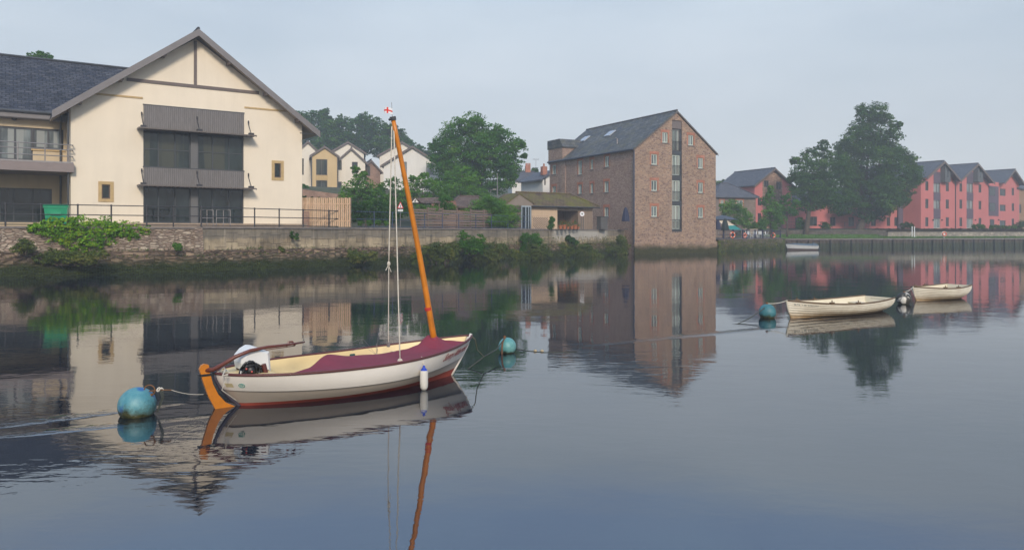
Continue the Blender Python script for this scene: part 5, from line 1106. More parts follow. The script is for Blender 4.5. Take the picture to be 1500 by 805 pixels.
rowbush('green shrub by the railing under the medium tree',[(1174,324,7),(1170,331,6),(1179,332,6)],114,.14,LF_M); rowbush('round shrub right of the medium tree trunk under the railing',[(1205,329,6),(1213,331,5)],116,.14,LF_M)
# ------------------------------------------------------------------ sailing dinghy
BO=(-3.6,8.95); BA=math.atan2(.625,.78)
bt=thing('sailing_boat','white open sailing dinghy with maroon cover, orange mast and orange rudder, moored in the foreground','sailing boat',(BO[0],BO[1],0),BA)
HW=plain('hull_white_paint',(.74,.68,.60),.06,1.5,.32,.0008,streak=.10); HB=plain('hull_beige_strake',(.50,.42,.34),.08,1.5,.4,.001,streak=.15); HR=plain('antifouling_red',(.36,.065,.04),.2,3,.65,.002,streak=.3)
INY=plain('inner_cream_paint',(.80,.62,.32),.06,2,.5,.001); MAR=plain('maroon_canvas',(.215,.030,.052),.14,2.2,.85,.004); MARW=plain('maroon_wood',(.10,.025,.022),.15,6,.45); ORW=plain('varnished_orange_wood',(.58,.19,.012),.22,5,.38,.001,streak=.35)
ROPE=plain('pale_rope',(.62,.56,.46),.2,30,.9,.002); DROPE=plain('dark_wet_rope',(.06,.065,.05),.2,20,.8,.002); BLK=plain('black_engine',(.012,.012,.013),.2,5,.4)
def clx(px,py,yo=0.0):                                   # measured point on the boat's length-wise plane -> local
    c,s=math.cos(BA),math.sin(BA); ox,oy=BO[0]-yo*s,BO[1]+yo*c; a=(px-CX)/FOC; u=(a*oy-ox)/(c-a*s); Y=oy+u*s; return (u,yo,CAM_H-(py-HOR)/FOC*Y)
def sheer(u): return .40+.55*(max(0,u-.45))**2*.9+.18*max(0,.45-u)**2*.6+.0*u+ (.03*(1-u) if u<.2 else .024)*0
def hb(u):
    e=abs(2*u-1); return .70*max(0,(1-e**(2.5 if u<.5 else 2.1)))**(.62 if u<.5 else .80)
ZK=-.20
def hull(u,z,side,off=0):
    zs=sheer(u); h=max(0,min(1,(z-ZK)/(zs-ZK))); e=abs(2*u-1)**2
    f=(1-e)*(1-(1-h)**2.7)+e*h**.85; b_=hb(u)*f+off
    t=max(0,min(1,z/zs)) if z>0 else 0
    xs=.06+.30*(1-t)**1.6; xb=3.82-.36*(1-t)**1.15
    return (xs+(xb-xs)*u, side*max(b_,.004), z)
def zk_(u): return .172+.10*(2*u-1)**2*(1.0 if u>.5 else .5)
def zr_(u): return .045+.10*max(0,u-.35)**1.3*1.1-.03*max(0,.3-u)
NS=48; US=[.5-.5*math.cos(PI*i/NS) for i in range(NS+1)]
def band(zf0,zf1,n,off0=0,off1=0):
    mb=MB()
    for side in (-1,1):
        rows=[[hull(u,zf0(u)+(zf1(u)-zf0(u))*k/n,side,off0+(off1-off0)*k/n) for u in US] for k in range(n+1)]; mb.grid(rows)
    return mb
hl=band(zk_,sheer,6,.020,.006).build('upper_strake',HW,bt,True)
band(zr_,zk_,3,.002,.0).build('lower_strake',HB,bt,True)
band(lambda u:ZK,zr_,5).build('red_bottom',HR,bt,True)
mb=MB()                                                 # inside of the hull
for side in (-1,1):
    rows=[[ (lambda p:(p[0],p[1],p[2]))(hull(max(.012,min(.988,u)),sheer(u)*k+.03*(1-k),side,-.028)) for u in US] for k in (1,.8,.6,.4,.2,0)]; mb.grid(rows)
inn=mb.build('inner_hull',INY,bt,True)
mb=MB(); mb.grid([[ (hull(u,.06,s,-.03)) for u in US[2:-2]] for s in (-1,1)]); mb.build('floor',INY,bt)
for side,nm in ((-1,'n'),(1,'f')):
    mb=MB(); pts=[hull(u,sheer(u),side,.008) for u in US]; mb.tube([(p[0],p[1],p[2]+.004) for p in pts],.017,8); mb.build('gunwale',MARW,bt,True)
mb=MB(); mb.tube([hull(1,z,1,-.0) [0:1]+(0,z) for z in (.0,.12,.25,.40,sheer(1)+.03)],.022,8); mb.build('stem_post',HW,bt,True)
mb=MB(); mb.tube([(hull(0,z,1)[0]-.01,0,z) for z in (-.1,.0,.12,.25,.36,sheer(0)+.02)],.028,8); mb.build('stern_post',plain('dark_stern_strap',(.05,.04,.055),.2,5,.5),bt,True)
# canvas cover
mb=MB(); rows=[]
def ridge(u):
    pts=[(.19,-.03),(.28,-.02),(.39,.075),(.50,.015),(.62,-.01),(.72,-.005),(.775,.03),(.808,.14),(.835,.13),(.87,.03),(.93,-.01)]
    for (a,b_),(c,d) in zip(pts,pts[1:]):
        if u<=c: k=max(0,(u-a)/(c-a)); k=k*k*(3-2*k); return b_+(d-b_)*k
    return pts[-1][1]
UC=[.20+.73*i/60 for i in range(61)]
for k in range(0,19):
    v=k/18; r_=[]
    for u in UC:
        b_=hb(u); zs=sheer(u); nar=(.22+.78*min(1,(u-.20)/.20)) if u<.40 else (1.0 if u<.85 else max(.10,1-(u-.85)/.08*.9))
        if v<.62: q=v/.62; y=-b_*1.01+(b_*1.01+b_*.18)*q*nar; z=zs+.012+(ridge(u)+.0)*q**1.5-.03*math.sin(PI*q)*(1 if ridge(u)>.03 else .5)
        else: q=(v-.62)/.38; y=-b_*1.01+(b_*1.01+b_*.18)*nar+(b_*.52)*q*nar; z=zs+.012+ridge(u)-(.12+ridge(u)*.8)*q
        z+=.008*noise.noise(Vector((u*9,v*5,.3)))
        r_.append((hull(u,zs,1)[0],y,z))
    rows.append(r_)
mb.grid(rows); cv=mb.build('canvas_cover',MAR,bt,True)
# mast
M0=clx(636,499); M1=clx(575.5,173)
mb=MB(); n=14; mb.tube([tuple(M0[i]+(M1[i]-M0[i])*(k/n)-(.25*(M1[i]-M0[i])/3.3 if k==0 else 0)+(.02*math.sin(PI*k/n) if i==0 else 0) for i in range(3)) for k in range(n+1)],[.046-.015*(k/n) for k in range(n+1)],12); mast=mb.build('mast',ORW,bt,True)
mb=MB(); d=Vector(M1)-Vector(M0); d.normalize(); mb.tube([Vector(M0)-d*.16,Vector(M0)-d*.02,Vector(M0)+d*.06],[.12,.064,.058],14); mb.build('mast_boot',MAR,bt,True)
for k in range(3):
    c=Vector(M0)+d*(-.045+.022*k); mb=MB(); mb.tube([tuple(c+Vector((.075*math.cos(a),.075*math.sin(a),.010*math.sin(a*2+k)))) for a in [2*PI*j/16 for j in range(17)]],.010,6); mb.build('lashing',ROPE,mast)
mb=MB(); c=Vector(M1); mb.tube([c-d*.03,c+d*.02],.045,10); mb.tube([c,c+Vector((-.06,0,-.03))],.018,6); mb.build('mast_cap',DGREY,mast)
c=Vector(clx(627,452)); mb=MB(); mb.tube([c-d*.022,c+d*.022],.049,12); mb.build('red_mark',plain('red_tape',(.5,.03,.02),.05,3),mast)
# ropes
def rope(name,pts,r,mat,parent=None,label=None,n=10,sag=0):
    P=[]
    for a,b_ in zip(pts,pts[1:]):
        for k in range(n): q=k/n; P.append(tuple(a[i]+(b_[i]-a[i])*q-(sag*4*q*(1-q) if i==2 else 0) for i in range(3)))
    P.append(tuple(pts[-1])); mb=MB(); mb.tube(P,r,6); return mb.build(name,mat,parent,True)
t1=clx(574,185); k1=clx(569.5,386); b1=clx(569,507,.10); rope('halyard',[t1,k1],.0085,ROPE,bt); rope('halyard',[k1,b1],.0065,ROPE,bt)
mb=MB(); mb.sphere(clx(569.5,386),.024,8,1.5); mb.tube([clx(569,388),clx(573,398)],.005,5); mb.tube([clx(569,388),clx(565,396)],.005,5); mb.build('rope_knot',ROPE,bt)
mb=MB(); c=clx(569,504,.10); mb.box(c[0]-.016,c[0]+.016,c[1]-.02,c[1]+.02,c[2]-.035,c[2]+.035); mb.build('pulley_block',STEEL,bt)
b2=clx(586,529,-.60); rope('halyard',[clx(577,190),b2],.0085,ROPE,bt)
mb=MB(); mb.hexa([(b2[0]-.055,b2[1]-.03,b2[2]-.045),(b2[0]+.055,b2[1]-.03,b2[2]-.045),(b2[0]+.055,b2[1]+.03,b2[2]-.045),(b2[0]-.055,b2[1]+.03,b2[2]-.045),(b2[0]-.015,b2[1]-.02,b2[2]+.035),(b2[0]+.015,b2[1]-.02,b2[2]+.035),(b2[0]+.015,b2[1]+.02,b2[2]+.035),(b2[0]-.015,b2[1]+.02,b2[2]+.035)]); mb.build('pulley_block',ROPE,bt)
rope('shock_cord',[clx(552,518,.12),clx(538,534,-.25),clx(524,546,-.56)],.004,ROPE,bt)
rope('shock_cord',[clx(572,514,.12),clx(640,521,-.3)],.003,ROPE,bt)
mb=MB()
for k in range(5):
    a=clx(552,520,.45); e=clx(548+random.uniform(-42,14),514-random.uniform(0,24)*(1 if k>2 else .5),.45+random.uniform(-.1,.1)); m_=((a[0]+e[0])/2,(a[1]+e[1])/2,max(a[2],e[2])+.05); mb.tube([a,m_,e],.0022,4)
mb.build('loose_wires',STEEL,bt)
mb=MB(); c=clx(516,521,.60); mb.box(c[0]-.035,c[0]+.035,c[1]-.02,c[1]+.01,c[2]-.02,c[2]+.03); mb.sphere((c[0],c[1],c[2]-.055),.02,8); mb.build('cleat',plain('dark_teal_block',(.02,.09,.08),.1,5),bt)
# rudder, tiller, posts
mb=MB(); pr=[(-.125,.49),(-.105,.535),(-.07,.55),(-.02,.535),(-.005,.44),(.03,.30),(.09,.17),(.18,.06),(.34,-.03),(.34,-.3),(.10,-.3),(.055,.0),(-.02,.15),(-.08,.33)]
vs=[(a,-.022,z) for a,z in pr]+[(a,.022,z) for a,z in pr]; n=len(pr); mb.add(vs,[tuple(range(n)),tuple(range(2*n-1,n-1,-1))]+[(i,i+n,(i+1)%n+n,(i+1)%n) for i in range(n)]); rd=mb.build('rudder',ORW,bt)
mb=MB(); mb.box(-.135,.05,-.03,.03,.405,.43); mb.build('rudder_strap',BLK,rd)
mb=MB(); mb.tube([clx(299,577),clx(350,592)],.006,5); mb.build('rudder_cable',BLK,rd)
TW=plain('tiller_wood',(.13,.035,.022),.2,8,.35)
pts=[clx(*q) for q in [(302,542,0),(312,541,-.05),(327,533,-.14),(345,522,-.20),(367,513,-.22),(392,508,-.2),(422,504.5,-.1),(446,500.5,0)]]; mb=MB(); mb.tube(pts,[.030,.028,.026,.024,.022,.020,.016,.011],10); tl_=mb.build('tiller',TW,bt,True)
mb=MB(); c=clx(425,503); mb.tube([clx(419,507),clx(423,500.5),clx(428,500),clx(432,505.5)],.014,6); mb.tube([clx(372,515),clx(400,510.5),clx(432,506)],.006,5); mb.build('tiller_fitting',TW,tl_)
mb=MB(); mb.tube([clx(386,533,-.25),clx(392.5,555,-.25)],[.030,.026],8); mb.build('post',MARW,bt)
mb=MB(); mb.tube([clx(345,524,.15),clx(350,544,.15)],[.022,.02],8); mb.tube([clx(341,525,.15),clx(349,527,.15)],.02,8); mb.build('post',MARW,bt)
mb=MB(); mb.hexa([hull(.02,sheer(.02)-.02,-1,-.02),hull(.16,sheer(.16)-.02,-1,-.02),hull(.16,sheer(.16)-.02,1,-.02),hull(.02,sheer(.02)-.02,1,-.02),hull(.02,sheer(.02)-.002,-1,-.02),hull(.16,sheer(.16)-.002,-1,-.02),hull(.16,sheer(.16)-.002,1,-.02),hull(.02,sheer(.02)-.002,1,-.02)]); mb.build('stern_deck',INY,bt)
mb=MB(); a=clx(322,545); mb.tube([a,clx(330,541,-.1),clx(326,550,-.25),clx(334,548,-.3)],.008,6); mb.tube([clx(319,545,-.05),clx(328,538,.1),clx(336,546,-.1)],.008,6); mb.tube([clx(333,549,-.30),clx(325,571,-.22)],.005,5); mb.tube([clx(325,571,-.22),clx(346,586,-.12)],.005,5); mb.build('stern_line',ROPE,bt)
# outboard engine
oe=thing('outboard_engine','white cowled outboard engine with exposed black motor and cables, tilted in the stern well','outboard engine',(0,0,0)); oe.parent=None
c0=clx(368,548,-.05); g_=BA
wx=BO[0]+c0[0]*math.cos(g_)-c0[1]*math.sin(g_); wy=BO[1]+c0[0]*math.sin(g_)+c0[1]*math.cos(g_)
oe.location=(wx,wy,c0[2]); oe.rotation_euler=(0,0,g_)
import bmesh
def rounded(mb_pts,name,mat,parent,lv=2):
    o=mb_pts.build(name,mat,parent,True,uv=False); md=o.modifiers.new('s','SUBSURF'); md.levels=lv; md.render_levels=lv; return o
P=lambda px,py,yo: (lambda q:(q[0]-c0[0],q[1]-c0[1],q[2]-c0[2]))(clx(px,py,yo))
def outline(front,y0,y1,name,mat):
    mb=MB(); n=len(front); vs=[P(px,py,-.05) for px,py in front]; A_=[(x,y0,z) for x,_,z in vs]; B__=[(x,y1,z) for x,_,z in vs]
    m0=[(x*.8+sum(v[0] for v in vs)/n*.2,y0-.035,z*.8+sum(v[2] for v in vs)/n*.2) for x,_,z in vs]; m1=[(x*.8+sum(v[0] for v in vs)/n*.2,y1+.035,z*.8+sum(v[2] for v in vs)/n*.2) for x,_,z in vs]
    b=[m0,A_,B__,m1]; mb.grid([r_+[r_[0]] for r_ in b]); mb.poly(m0[::-1]); mb.poly(m1); return mb.build(name,mat,oe)
cw=outline([(349.5,521),(357,512),(366,506.5),(373,507),(378,511),(390,513),(391.5,530),(392,542),(386,541),(380,535),(373,531),(364,530),(356,533),(351,540),(349,530)],-.10,.16,'cowl',plain('cowl_white',(.74,.73,.70),.05,3,.35,.0005))
mb=MB(); q=P(357,522,-.17)
mb=MB(); 
for (px,py,r_) in ((367,542,.085),(357,546,.06),(377,547,.06),(373,537,.055),(361,537,.055),(381,543,.05),(366,532,.04)): mb.sphere(P(px,py,-.20),r_,12)
mb.tube([P(352,541,-.24),P(360,531,-.26),(P(370,529,-.26)),P(380,537,-.25),P(381,549,-.25),P(370,554,-.25)],.014,6); mb.tube([P(354,552,-.26),P(361,536,-.28),P(374,534,-.28),P(378,550,-.27)],.010,6); mb.tube([P(352,547,-.23),P(366,549,-.28),P(384,552,-.26)],.012,6); mb.build('motor',BLK,oe,True)
mb=MB(); mb.tube([P(353,543,-.28),P(352,551,-.29),P(357,554,-.29),P(362,551,-.29)],.007,6); mb.tube([P(366,552,-.29),P(371,555,-.29),P(378,552,-.29)],.007,6); mb.build('cables',plain('white_cable',(.7,.68,.62),.1,5,.6),oe)
mb=MB(); mb.sphere(P(361,540,-.30),.012,8); mb.sphere(P(369,544,-.30),.013,8); mb.build('red_fittings',plain('red_fitting',(.45,.03,.02),.1,5,.4),oe)
mb=MB(); mb.tube([P(375,548,-.02),P(372,560,-.0),P(371,575,.0)],.045,8); mb.build('engine_leg',BLK,oe)
# name on the bow, wrapped onto the planking
def text_mesh(body,shear=0.0):
    cu=bpy.data.curves.new('lettering','FONT'); cu.body=body; cu.size=1; cu.offset=.018; cu.shear=shear; cu.resolution_u=3; o=bpy.data.objects.new('tmp',cu); COL.objects.link(o)
    dg=bpy.context.evaluated_depsgraph_get(); me=bpy.data.meshes.new_from_object(o.evaluated_get(dg)); bpy.data.objects.remove(o); bpy.data.curves.remove(cu)
    bm=bmesh.new(); bm.from_mesh(me); bmesh.ops.triangulate(bm,faces=bm.faces); bmesh.ops.subdivide_edges(bm,edges=[e for e in bm.edges if e.calc_length()>.25],cuts=1); bm.to_mesh(me); bm.free(); return me
def hull_text(body,u0,u1,f0,f1,mat,name='name_lettering',shear=.35,off=.010,parent=None,bold=0):
    me=text_mesh(body,shear); xs=[v.co.x for v in me.vertices]; ys=[v.co.y for v in me.vertices]; a,b_=min(xs),max(xs); c,d_=min(ys),max(ys)
    for v in me.vertices:
        u=u0+(u1-u0)*(v.co.x-a)/(b_-a); zs=sheer(u); z0=zk_(u); z=z0+(zs-z0)*(f0+(f1-f0)*(v.co.y-c)/(d_-c)); v.co=hull(u,z,-1,off)
    me.materials.clear(); me.materials.append(mat); o=bpy.data.objects.new(name,me); COL.objects.link(o); o.parent=parent or bt; return o
REDL=plain('red_lettering',(.36,.04,.035),.1,5,.5)
hull_text('Sunny Afternoon',.795,.972,.30,.84,REDL,off=.026)
mb=MB(); q=[hull(.050+.0075*math.cos(a),.285+.024*math.sin(a),-1,.018) for a in [2*PI*i/16 for i in range(17)]]; mb.tube(q,.0042,5); q=[hull(.050+.0035*math.cos(a),.285+.010*math.sin(a),-1,.018) for a in [2*PI*i/10 for i in range(11)]]; mb.tube(q,.003,5); mb.build('round_badge',plain('teal_badge',(.03,.25,.20),.1,5),bt)
mb=MB(); mb.quad(hull(.010,.262,-1,.022),hull(.028,.262,-1,.020),hull(.028,.312,-1,.020),hull(.010,.312,-1,.022)); mb.build('square_badge',plain('buff_badge',(.55,.45,.25),.1,5),bt)
# flag at the masthead
f=clx(572,162); mb=MB(); mb.tube([clx(575,173),clx(573.5,150)],.0035,5); mb.build('flag_staff',STEEL,mast)
fm=plain('flag_white',(.75,.75,.75),.04,3,.8); fr=plain('flag_red',(.65,.03,.02),.04,3,.8)
def fp(a,b_): c=clx(574,161); return (c[0]-.125*(1-a)-.0,c[1]+.018*math.sin(a*5),c[2]-.02+.085*(b_-.5)+.012*math.sin(a*4))
mb=MB(); mb.grid([[fp(i/8,j/4) for i in range(9)] for j in range(5)]); fl=mb.build('flag',fm,mast); md=fl.modifiers.new('t','SOLIDIFY'); md.thickness=.003
def fq(a,b_,s): p=fp(a,b_); return (p[0],p[1]+s*.004,p[2])
mb=MB()
for s in (-1,1.2): mb.grid([[fq(.02+.96*i/8,.38+.24*j,s) for i in range(9)] for j in range(2)]); mb.grid([[fq(.40+.16*i,.02+.96*j/4,s) for i in range(2)] for j in range(5)])
mb.build('flag_cross',fr,fl)
# fender
fc=clx(621,545,-.66); wx=BO[0]+fc[0]*math.cos(BA)-fc[1]*math.sin(BA); wy=BO[1]+fc[0]*math.sin(BA)+fc[1]*math.cos(BA)
fd=thing('fender','white cylindrical fender with blue end hanging on the side of the sailing dinghy','fender',(wx,wy,0),BA); zt=at(621,537,wy)[2]; zb=at(621,571.5,wy)[2]
mb=MB(); mb.lathe([(.001,zb),(.035,zb+.01),(.052,zb+.045),(.055,zb+.10),(.055,zt-.07),(.048,zt-.045)],(0,0,0),18); mb.build('body',plain('fender_white',(.72,.68,.60),.1,6,.5,.001,streak=.4),fd,True)
mb=MB(); mb.lathe([(.050,zt-.05),(.040,zt-.035),(.018,zt-.005),(.012,zt+.02),(.001,zt+.022)],(0,0,0),16); mb.build('blue_end',plain('fender_blue',(.01,.05,.42),.1,6,.4),fd,True)
mb=MB(); mb.tube([(0,0,zt+.02),(0,.03,zt+.09),(0,.06,zt+.13)],.006,6); mb.build('fender_line',ROPE,fd)

# ------------------------------------------------------------------ buoys
def buoym(name,c,c2,patch=None,z1=.10,th=.56):
    m,nt,b=mnew(name); v=coord(nt,'Object'); f=noiset(nt,v,6,6,.7)
    col=ramp(nt,f,[(.35,c),(.65,c2)])
    if patch: col=mix(nt,ramp(nt,noiset(nt,coord(nt,'Object',(1,1,1),(3,1,2)),3.2,3,.5),[(th,0.0),(th+.04,1.0)]),col,patch)
    geo=N(nt,'ShaderNodeNewGeometry'); s=N(nt,'ShaderNodeSeparateXYZ'); L(nt,geo.outputs['Position'],s.inputs[0])
    zz=math_(nt,'ADD',s.outputs['Z'],math_(nt,'MULTIPLY',math_(nt,'SUBTRACT',noiset(nt,v,7,5,.7),.5),z1*2.6)); r_=N(nt,'ShaderNodeMapRange'); r_.inputs[1].default_value=z1; r_.inputs[2].default_value=z1*.25; L(nt,zz,r_.inputs[0])
    col=mix(nt,r_.outputs[0],col,ramp(nt,noiset(nt,v,14,3),[(.35,(.02,.025,.008)),(.6,(.075,.07,.02)),(.75,(.16,.10,.03))]))
    L(nt,col,b.inputs['Base Color']); b.inputs['Roughness'].default_value=.5; bump(nt,noiset(nt,v,25,4),b,.004); return m
def buoy(label,px,pyw,rp,mat,sink,top='stub'):
    X,Y=onwater(px,pyw); r=rp/FOC*Y; t=thing('mooring_buoy',label,'buoy',(X,Y,0)); zc=r*(1-sink)
    mb=MB(); mb.sphere((0,0,zc),r,32); mb.build('float',mat,t,True); return t,r,zc
RUST=plain('rusty_iron',(.20,.09,.035),.4,18,.9,.004)
t,r,zc=buoy('large weathered blue mooring buoy left of the sailing dinghy stern',201,607,26.3,buoym('old_blue_paint',(.045,.20,.25),(.13,.31,.33),(.03,.13,.33),.15),.47)
mb=MB(); rc=(r*.78,-.02,zc+r*.68); rr=.062; mb.tube([(rc[0]-.01+rr*math.cos(a),rc[1],rc[2]+rr*.55+rr*math.sin(a)) for a in [2*PI*i/20 for i in range(21)]],.0075,6); mb.tube([(r*.60,0,zc+r*.55),(r*.9,-.01,zc+r*.62)],.014,6); mb.build('shackle_ring',RUST,t)
mb=MB(); kx,kz=r*.78+.115,zc+r*.68+.045
for k in range(4): mb.tube([(kx+.018*math.cos(a)+k*.012-.02,-.02+.02*math.sin(a),kz+.018*math.sin(a+k)) for a in [2*PI*i/8 for i in range(9)]],.007,5)
mb.build('knot',ROPE,t)
mb=MB()
for k in range(4): mb.tube([(kx-.005+k*.006,-.03+k*.012,kz),(kx+.02+k*.004,-.03+k*.012,kz-.09),(kx-.02+k*.006,-.02,kz-.20),(kx-.045,-.02,.01)],.004,4)
mb.build('weed_strings',DROPE,t)
ox,oy=t.location.x,t.location.y
e=clx(298,577); ex=BO[0]+e[0]*math.cos(BA); ey=BO[1]+e[0]*math.sin(BA)
tag(rope('mooring_line',[(ox+kx-.13,oy-.02,kz-.02),(ox+kx,oy-.02,kz-.005),(ox+kx+.12,oy,kz-.01)],.0065,RUST),'frayed rusty rope end knotted to the large blue buoy','rope')
tag(rope('mooring_line',[(ox+kx+.12,oy,kz-.01),(ex,ey,e[2])],.0035,ROPE,sag=.02),'thin line from the large blue buoy to the orange rudder','rope')
t,r,zc=buoy('turquoise mooring buoy with rope over its top, right of the sailing dinghy bow',743,516,13,buoym('turquoise_paint',(.07,.25,.25),(.17,.37,.35),None,.05),.30)
mb=MB(); mb.tube([(-.04,-r*.25,zc+r*.85),(-.05,-r*.2,zc+r*1.22)],.02,8); mb.build('iron_stub',RUST,t)
mb=MB(); mb.tube([(-.05,-r*.3,zc+r*.95),(-.08,-r*.8,zc+r*.55),(-.09,-r*1.02,zc-.0),(-.09,-r*1.0,-.02)],.016,6); mb.build('rope_strap',plain('brown_rope',(.16,.08,.04),.3,20,.9),t)
bx,by=t.location.x,t.location.y
bw=clx(690,492); bwx=BO[0]+bw[0]*math.cos(BA); bwy=BO[1]+bw[0]*math.sin(BA)
j=at(709,522,11.9); a=(bx-.05,by-r*.3,zc+r*.95); w0=onwater(684,540); c1=at(699,512,11.6)
tag(rope('mooring_rope',[(bwx,bwy,bw[2]+.01),at(696,497,11.4),c1,j],.008,plain('green_rope',(.16,.16,.09),.2,20,.9)),'slack mooring rope dropping from the white bow to the second rope','rope')
tag(rope('mooring_rope',[a,at(728,511,12.6),j,(w0[0],w0[1],-.01)],.009,DROPE),'dark mooring rope running from the turquoise buoy down into the water','rope')
P_=[(*onwater(p,q),.004) for p,q in ((756,511),(775,514),(797,516),(838,515.5),(845,515))]
tag(rope('floating_line',P_,.006,DROPE,sag=0),'thin floating line trailing right of the turquoise buoy','rope')
for k,(p,q) in enumerate(((784,514.3),(794,514.5))):
    X,Y=onwater(p,q); mb=MB(); mb.sphere((0,0,.01),.032,12,.8); tag(mb.build('line_float',plain('cork_float',(.42,.33,.2),.2,20,.9),None,True,loc=(X,Y,0)),'small tan float on the floating line, %s of two'%('left' if k==0 else 'right'),'float','small floats on the floating line')
t,r,zc=buoy('small dark teal mooring buoy tied to the nearer rowing boat bow',1124,465,12.3,buoym('dark_teal_paint',(.03,.13,.15),(.06,.20,.22),None,.10),.36)
mb=MB(); mb.tube([(-.01,0,zc+r*.9),(-.01,0,zc+r*1.2)],.03,8); mb.build('iron_stub',RUST,t); gb=(t.location.x,t.location.y,zc+r*1.05)
w=onwater(1076,475); tag(rope('mooring_rope',[(gb[0],gb[1],gb[2]-.05),(w[0],w[1],-.01)],.010,DROPE,sag=.05),'rope slanting from the dark teal buoy down left into the water','rope')
t,r,zc=buoy('dark round buoy with peeling white patches between the two rowing boats',1324,445,10.2,buoym('peeling_white_paint',(.03,.028,.022),(.05,.045,.035),(.78,.72,.62),.03,.52),.30)
mb=MB(); mb.tube([(0,0,zc+r*.9),(.02,0,zc+r*1.12)],.035,8); mb.build('iron_stub',RUST,t); wb_=(t.location.x,t.location.y,zc+r)

# ------------------------------------------------------------------ rowing boats
def clinkmat():
    m,nt,b=mnew('aged_cream_planking'); v=coord(nt,'Object'); col=ramp(nt,noiset(nt,coord(nt,'Object',(1,1,4)),3,5,.6),[(.3,(.60,.52,.39)),(.7,(.74,.67,.53))])
    geo=N(nt,'ShaderNodeNewGeometry'); s=N(nt,'ShaderNodeSeparateXYZ'); L(nt,geo.outputs['Position'],s.inputs[0])
    zz=math_(nt,'ADD',s.outputs['Z'],math_(nt,'MULTIPLY',math_(nt,'SUBTRACT',noiset(nt,v,4,5,.7),.5),.16)); r_=N(nt,'ShaderNodeMapRange'); r_.inputs[1].default_value=.17; r_.inputs[2].default_value=.02; L(nt,zz,r_.inputs[0])
    col=mix(nt,math_(nt,'MULTIPLY',r_.outputs[0],.85),col,(.30,.165,.045)); L(nt,col,b.inputs['Base Color']); b.inputs['Roughness'].default_value=.5; return m
CLK=clinkmat(); LAPSHADE=plain('plank_lap_shade',(.27,.20,.12),.2,5,.8); INW=plain('pale_inner_paint',(.70,.62,.46),.1,3,.6); BRG=plain('brown_gunwale_wood',(.14,.085,.04),.25,5,.6)
def rowboat(label,px,pyw,ang,Lb,beam,zb,zm,zs_,thw,detail=True,tr=.66):
    X,Y=onwater(px,pyw); t=thing('rowing_boat',label,'rowing boat',(X,Y,0),R(ang)); z0=-.14
    def sh(u): return zm+(zb-zm)*max(0,1-u/.55)**2+(zs_-zm)*max(0,(u-.5)/.5)**2
    def hbr(u): return beam/2*(min(1,max(0,1-(1-u/.55)**2.1)**.80) if u<.55 else 1-(1-tr)*((u-.55)/.45)**2)
    def hp(u,h,side,off=0):
        zz=z0+(sh(u)-z0)*h+(.10*max(0,(u-.7)/.3)**1.5)*(1-h); e=max(0,1-u/.5)**1.2; hh=min(1,h); f=(1-e)*(1-(1-hh)**2.6)+e*hh**.9
        tt=max(0,zz/sh(u)) if zz>0 else 0; x0=.0+.16*(1-min(1,tt))**1.6; return (x0+(Lb-x0+.0-.10*(1-h))*u,side*max(hbr(u)*f+off,.004),zz)
    US_=[i/30 for i in range(31)]; hs=[0,.22,.36,.49,.61,.72,.82,.915,1.0]
    mb=MB()
    for side in (-1,1):
        for a,b_ in zip(hs,hs[1:]): mb.grid([[hp(u,a+(b_-a)*q,side,.034*(1-q)+(.0)) for u in US_] for q in (0,.5,1)])
    for side in (-1,1):
        for h_ in hs[1:-1]: mb.tube([hp(u,h_,side,.012) for u in US_],.0058,4,1)  # dark lines along the laps: lap shadow put into colour, with some dirt
    hl_=mb.build('hull',[CLK,LAPSHADE],t,False)
    md=None
    mb=MB()
    for side in (-1,1): mb.grid([[hp(u,h,side,-.022) for u in US_] for h in (1,.8,.6,.4,.3)])
    mb.grid([[hp(u,.36,s,-.03) for u in US_] for s in (-1,1)]); mb.build('inner_hull',INW,t,True)
    e=[hp(1,h,-1,.0) for h in hs]; g=[hp(1,h,1,.0) for h in hs]; mb=MB(); mb.grid([e,g]); mb.grid([[(p[0]-.035,p[1],p[2]) for p in e],[(p[0]-.035,p[1],p[2]) for p in g]]); mb.build('transom',INW,t)
    q0,q1=hp(1,1,-1),hp(1,1,1); 
    if detail: mb=MB(); mb.hexa([(q0[0]-.05,q0[1]*.45,q0[2]-.20),(q0[0]-.038,q0[1]*.45,q0[2]-.20),(q0[0]-.038,q1[1]*.55,q0[2]-.20),(q0[0]-.05,q1[1]*.55,q0[2]-.20),(q0[0]-.05,q0[1]*.45,q0[2]-.05),(q0[0]-.038,q0[1]*.45,q0[2]-.05),(q0[0]-.038,q1[1]*.55,q0[2]-.05),(q0[0]-.05,q1[1]*.55,q0[2]-.05)]); mb.build('motor_pad',BRG,t)
    for side in (-1,1): mb=MB(); mb.tube([(lambda p:(p[0],p[1],p[2]+.008))(hp(u,1,side,.004)) for u in US_],.022,8); mb.build('gunwale',BRG,t,True)
    mb=MB(); mb.tube([(hp(0,h,1)[0]-.008,0,hp(0,h,1)[2]) for h in (.1,.3,.5,.7,.9,1.04)],.022,8); mb.build('stem_post',CLK,t)
    for k in thw: mb=MB(); a,b_=hp(k-.028,.72,-1,-.03),hp(k+.028,.72,-1,-.03); mb.box(a[0],b_[0],-abs(a[1]),abs(a[1]),a[2]-.012,a[2]+.015); mb.build('thwart',INW,t)
    for k in thw[:2]:
        for side in (-1,1): mb=MB(); p=hp(k+.05,1,side,0); mb.box(p[0]-.07,p[0]+.07,p[1]-.03,p[1]+.03,p[2]+.012,p[2]+.05); mb.tube([(p[0],p[1],p[2]+.05),(p[0],p[1],p[2]+.10)],.012,6); mb.build('rowlock',BRG,t)
    return t,hp
t,hp=rowboat('larger cream clinker rowing boat with faded name on its bow, nearer of the two',1153,465.5,31,3.78,1.30,.42,.30,.36,(.22,.45,.66,.86))
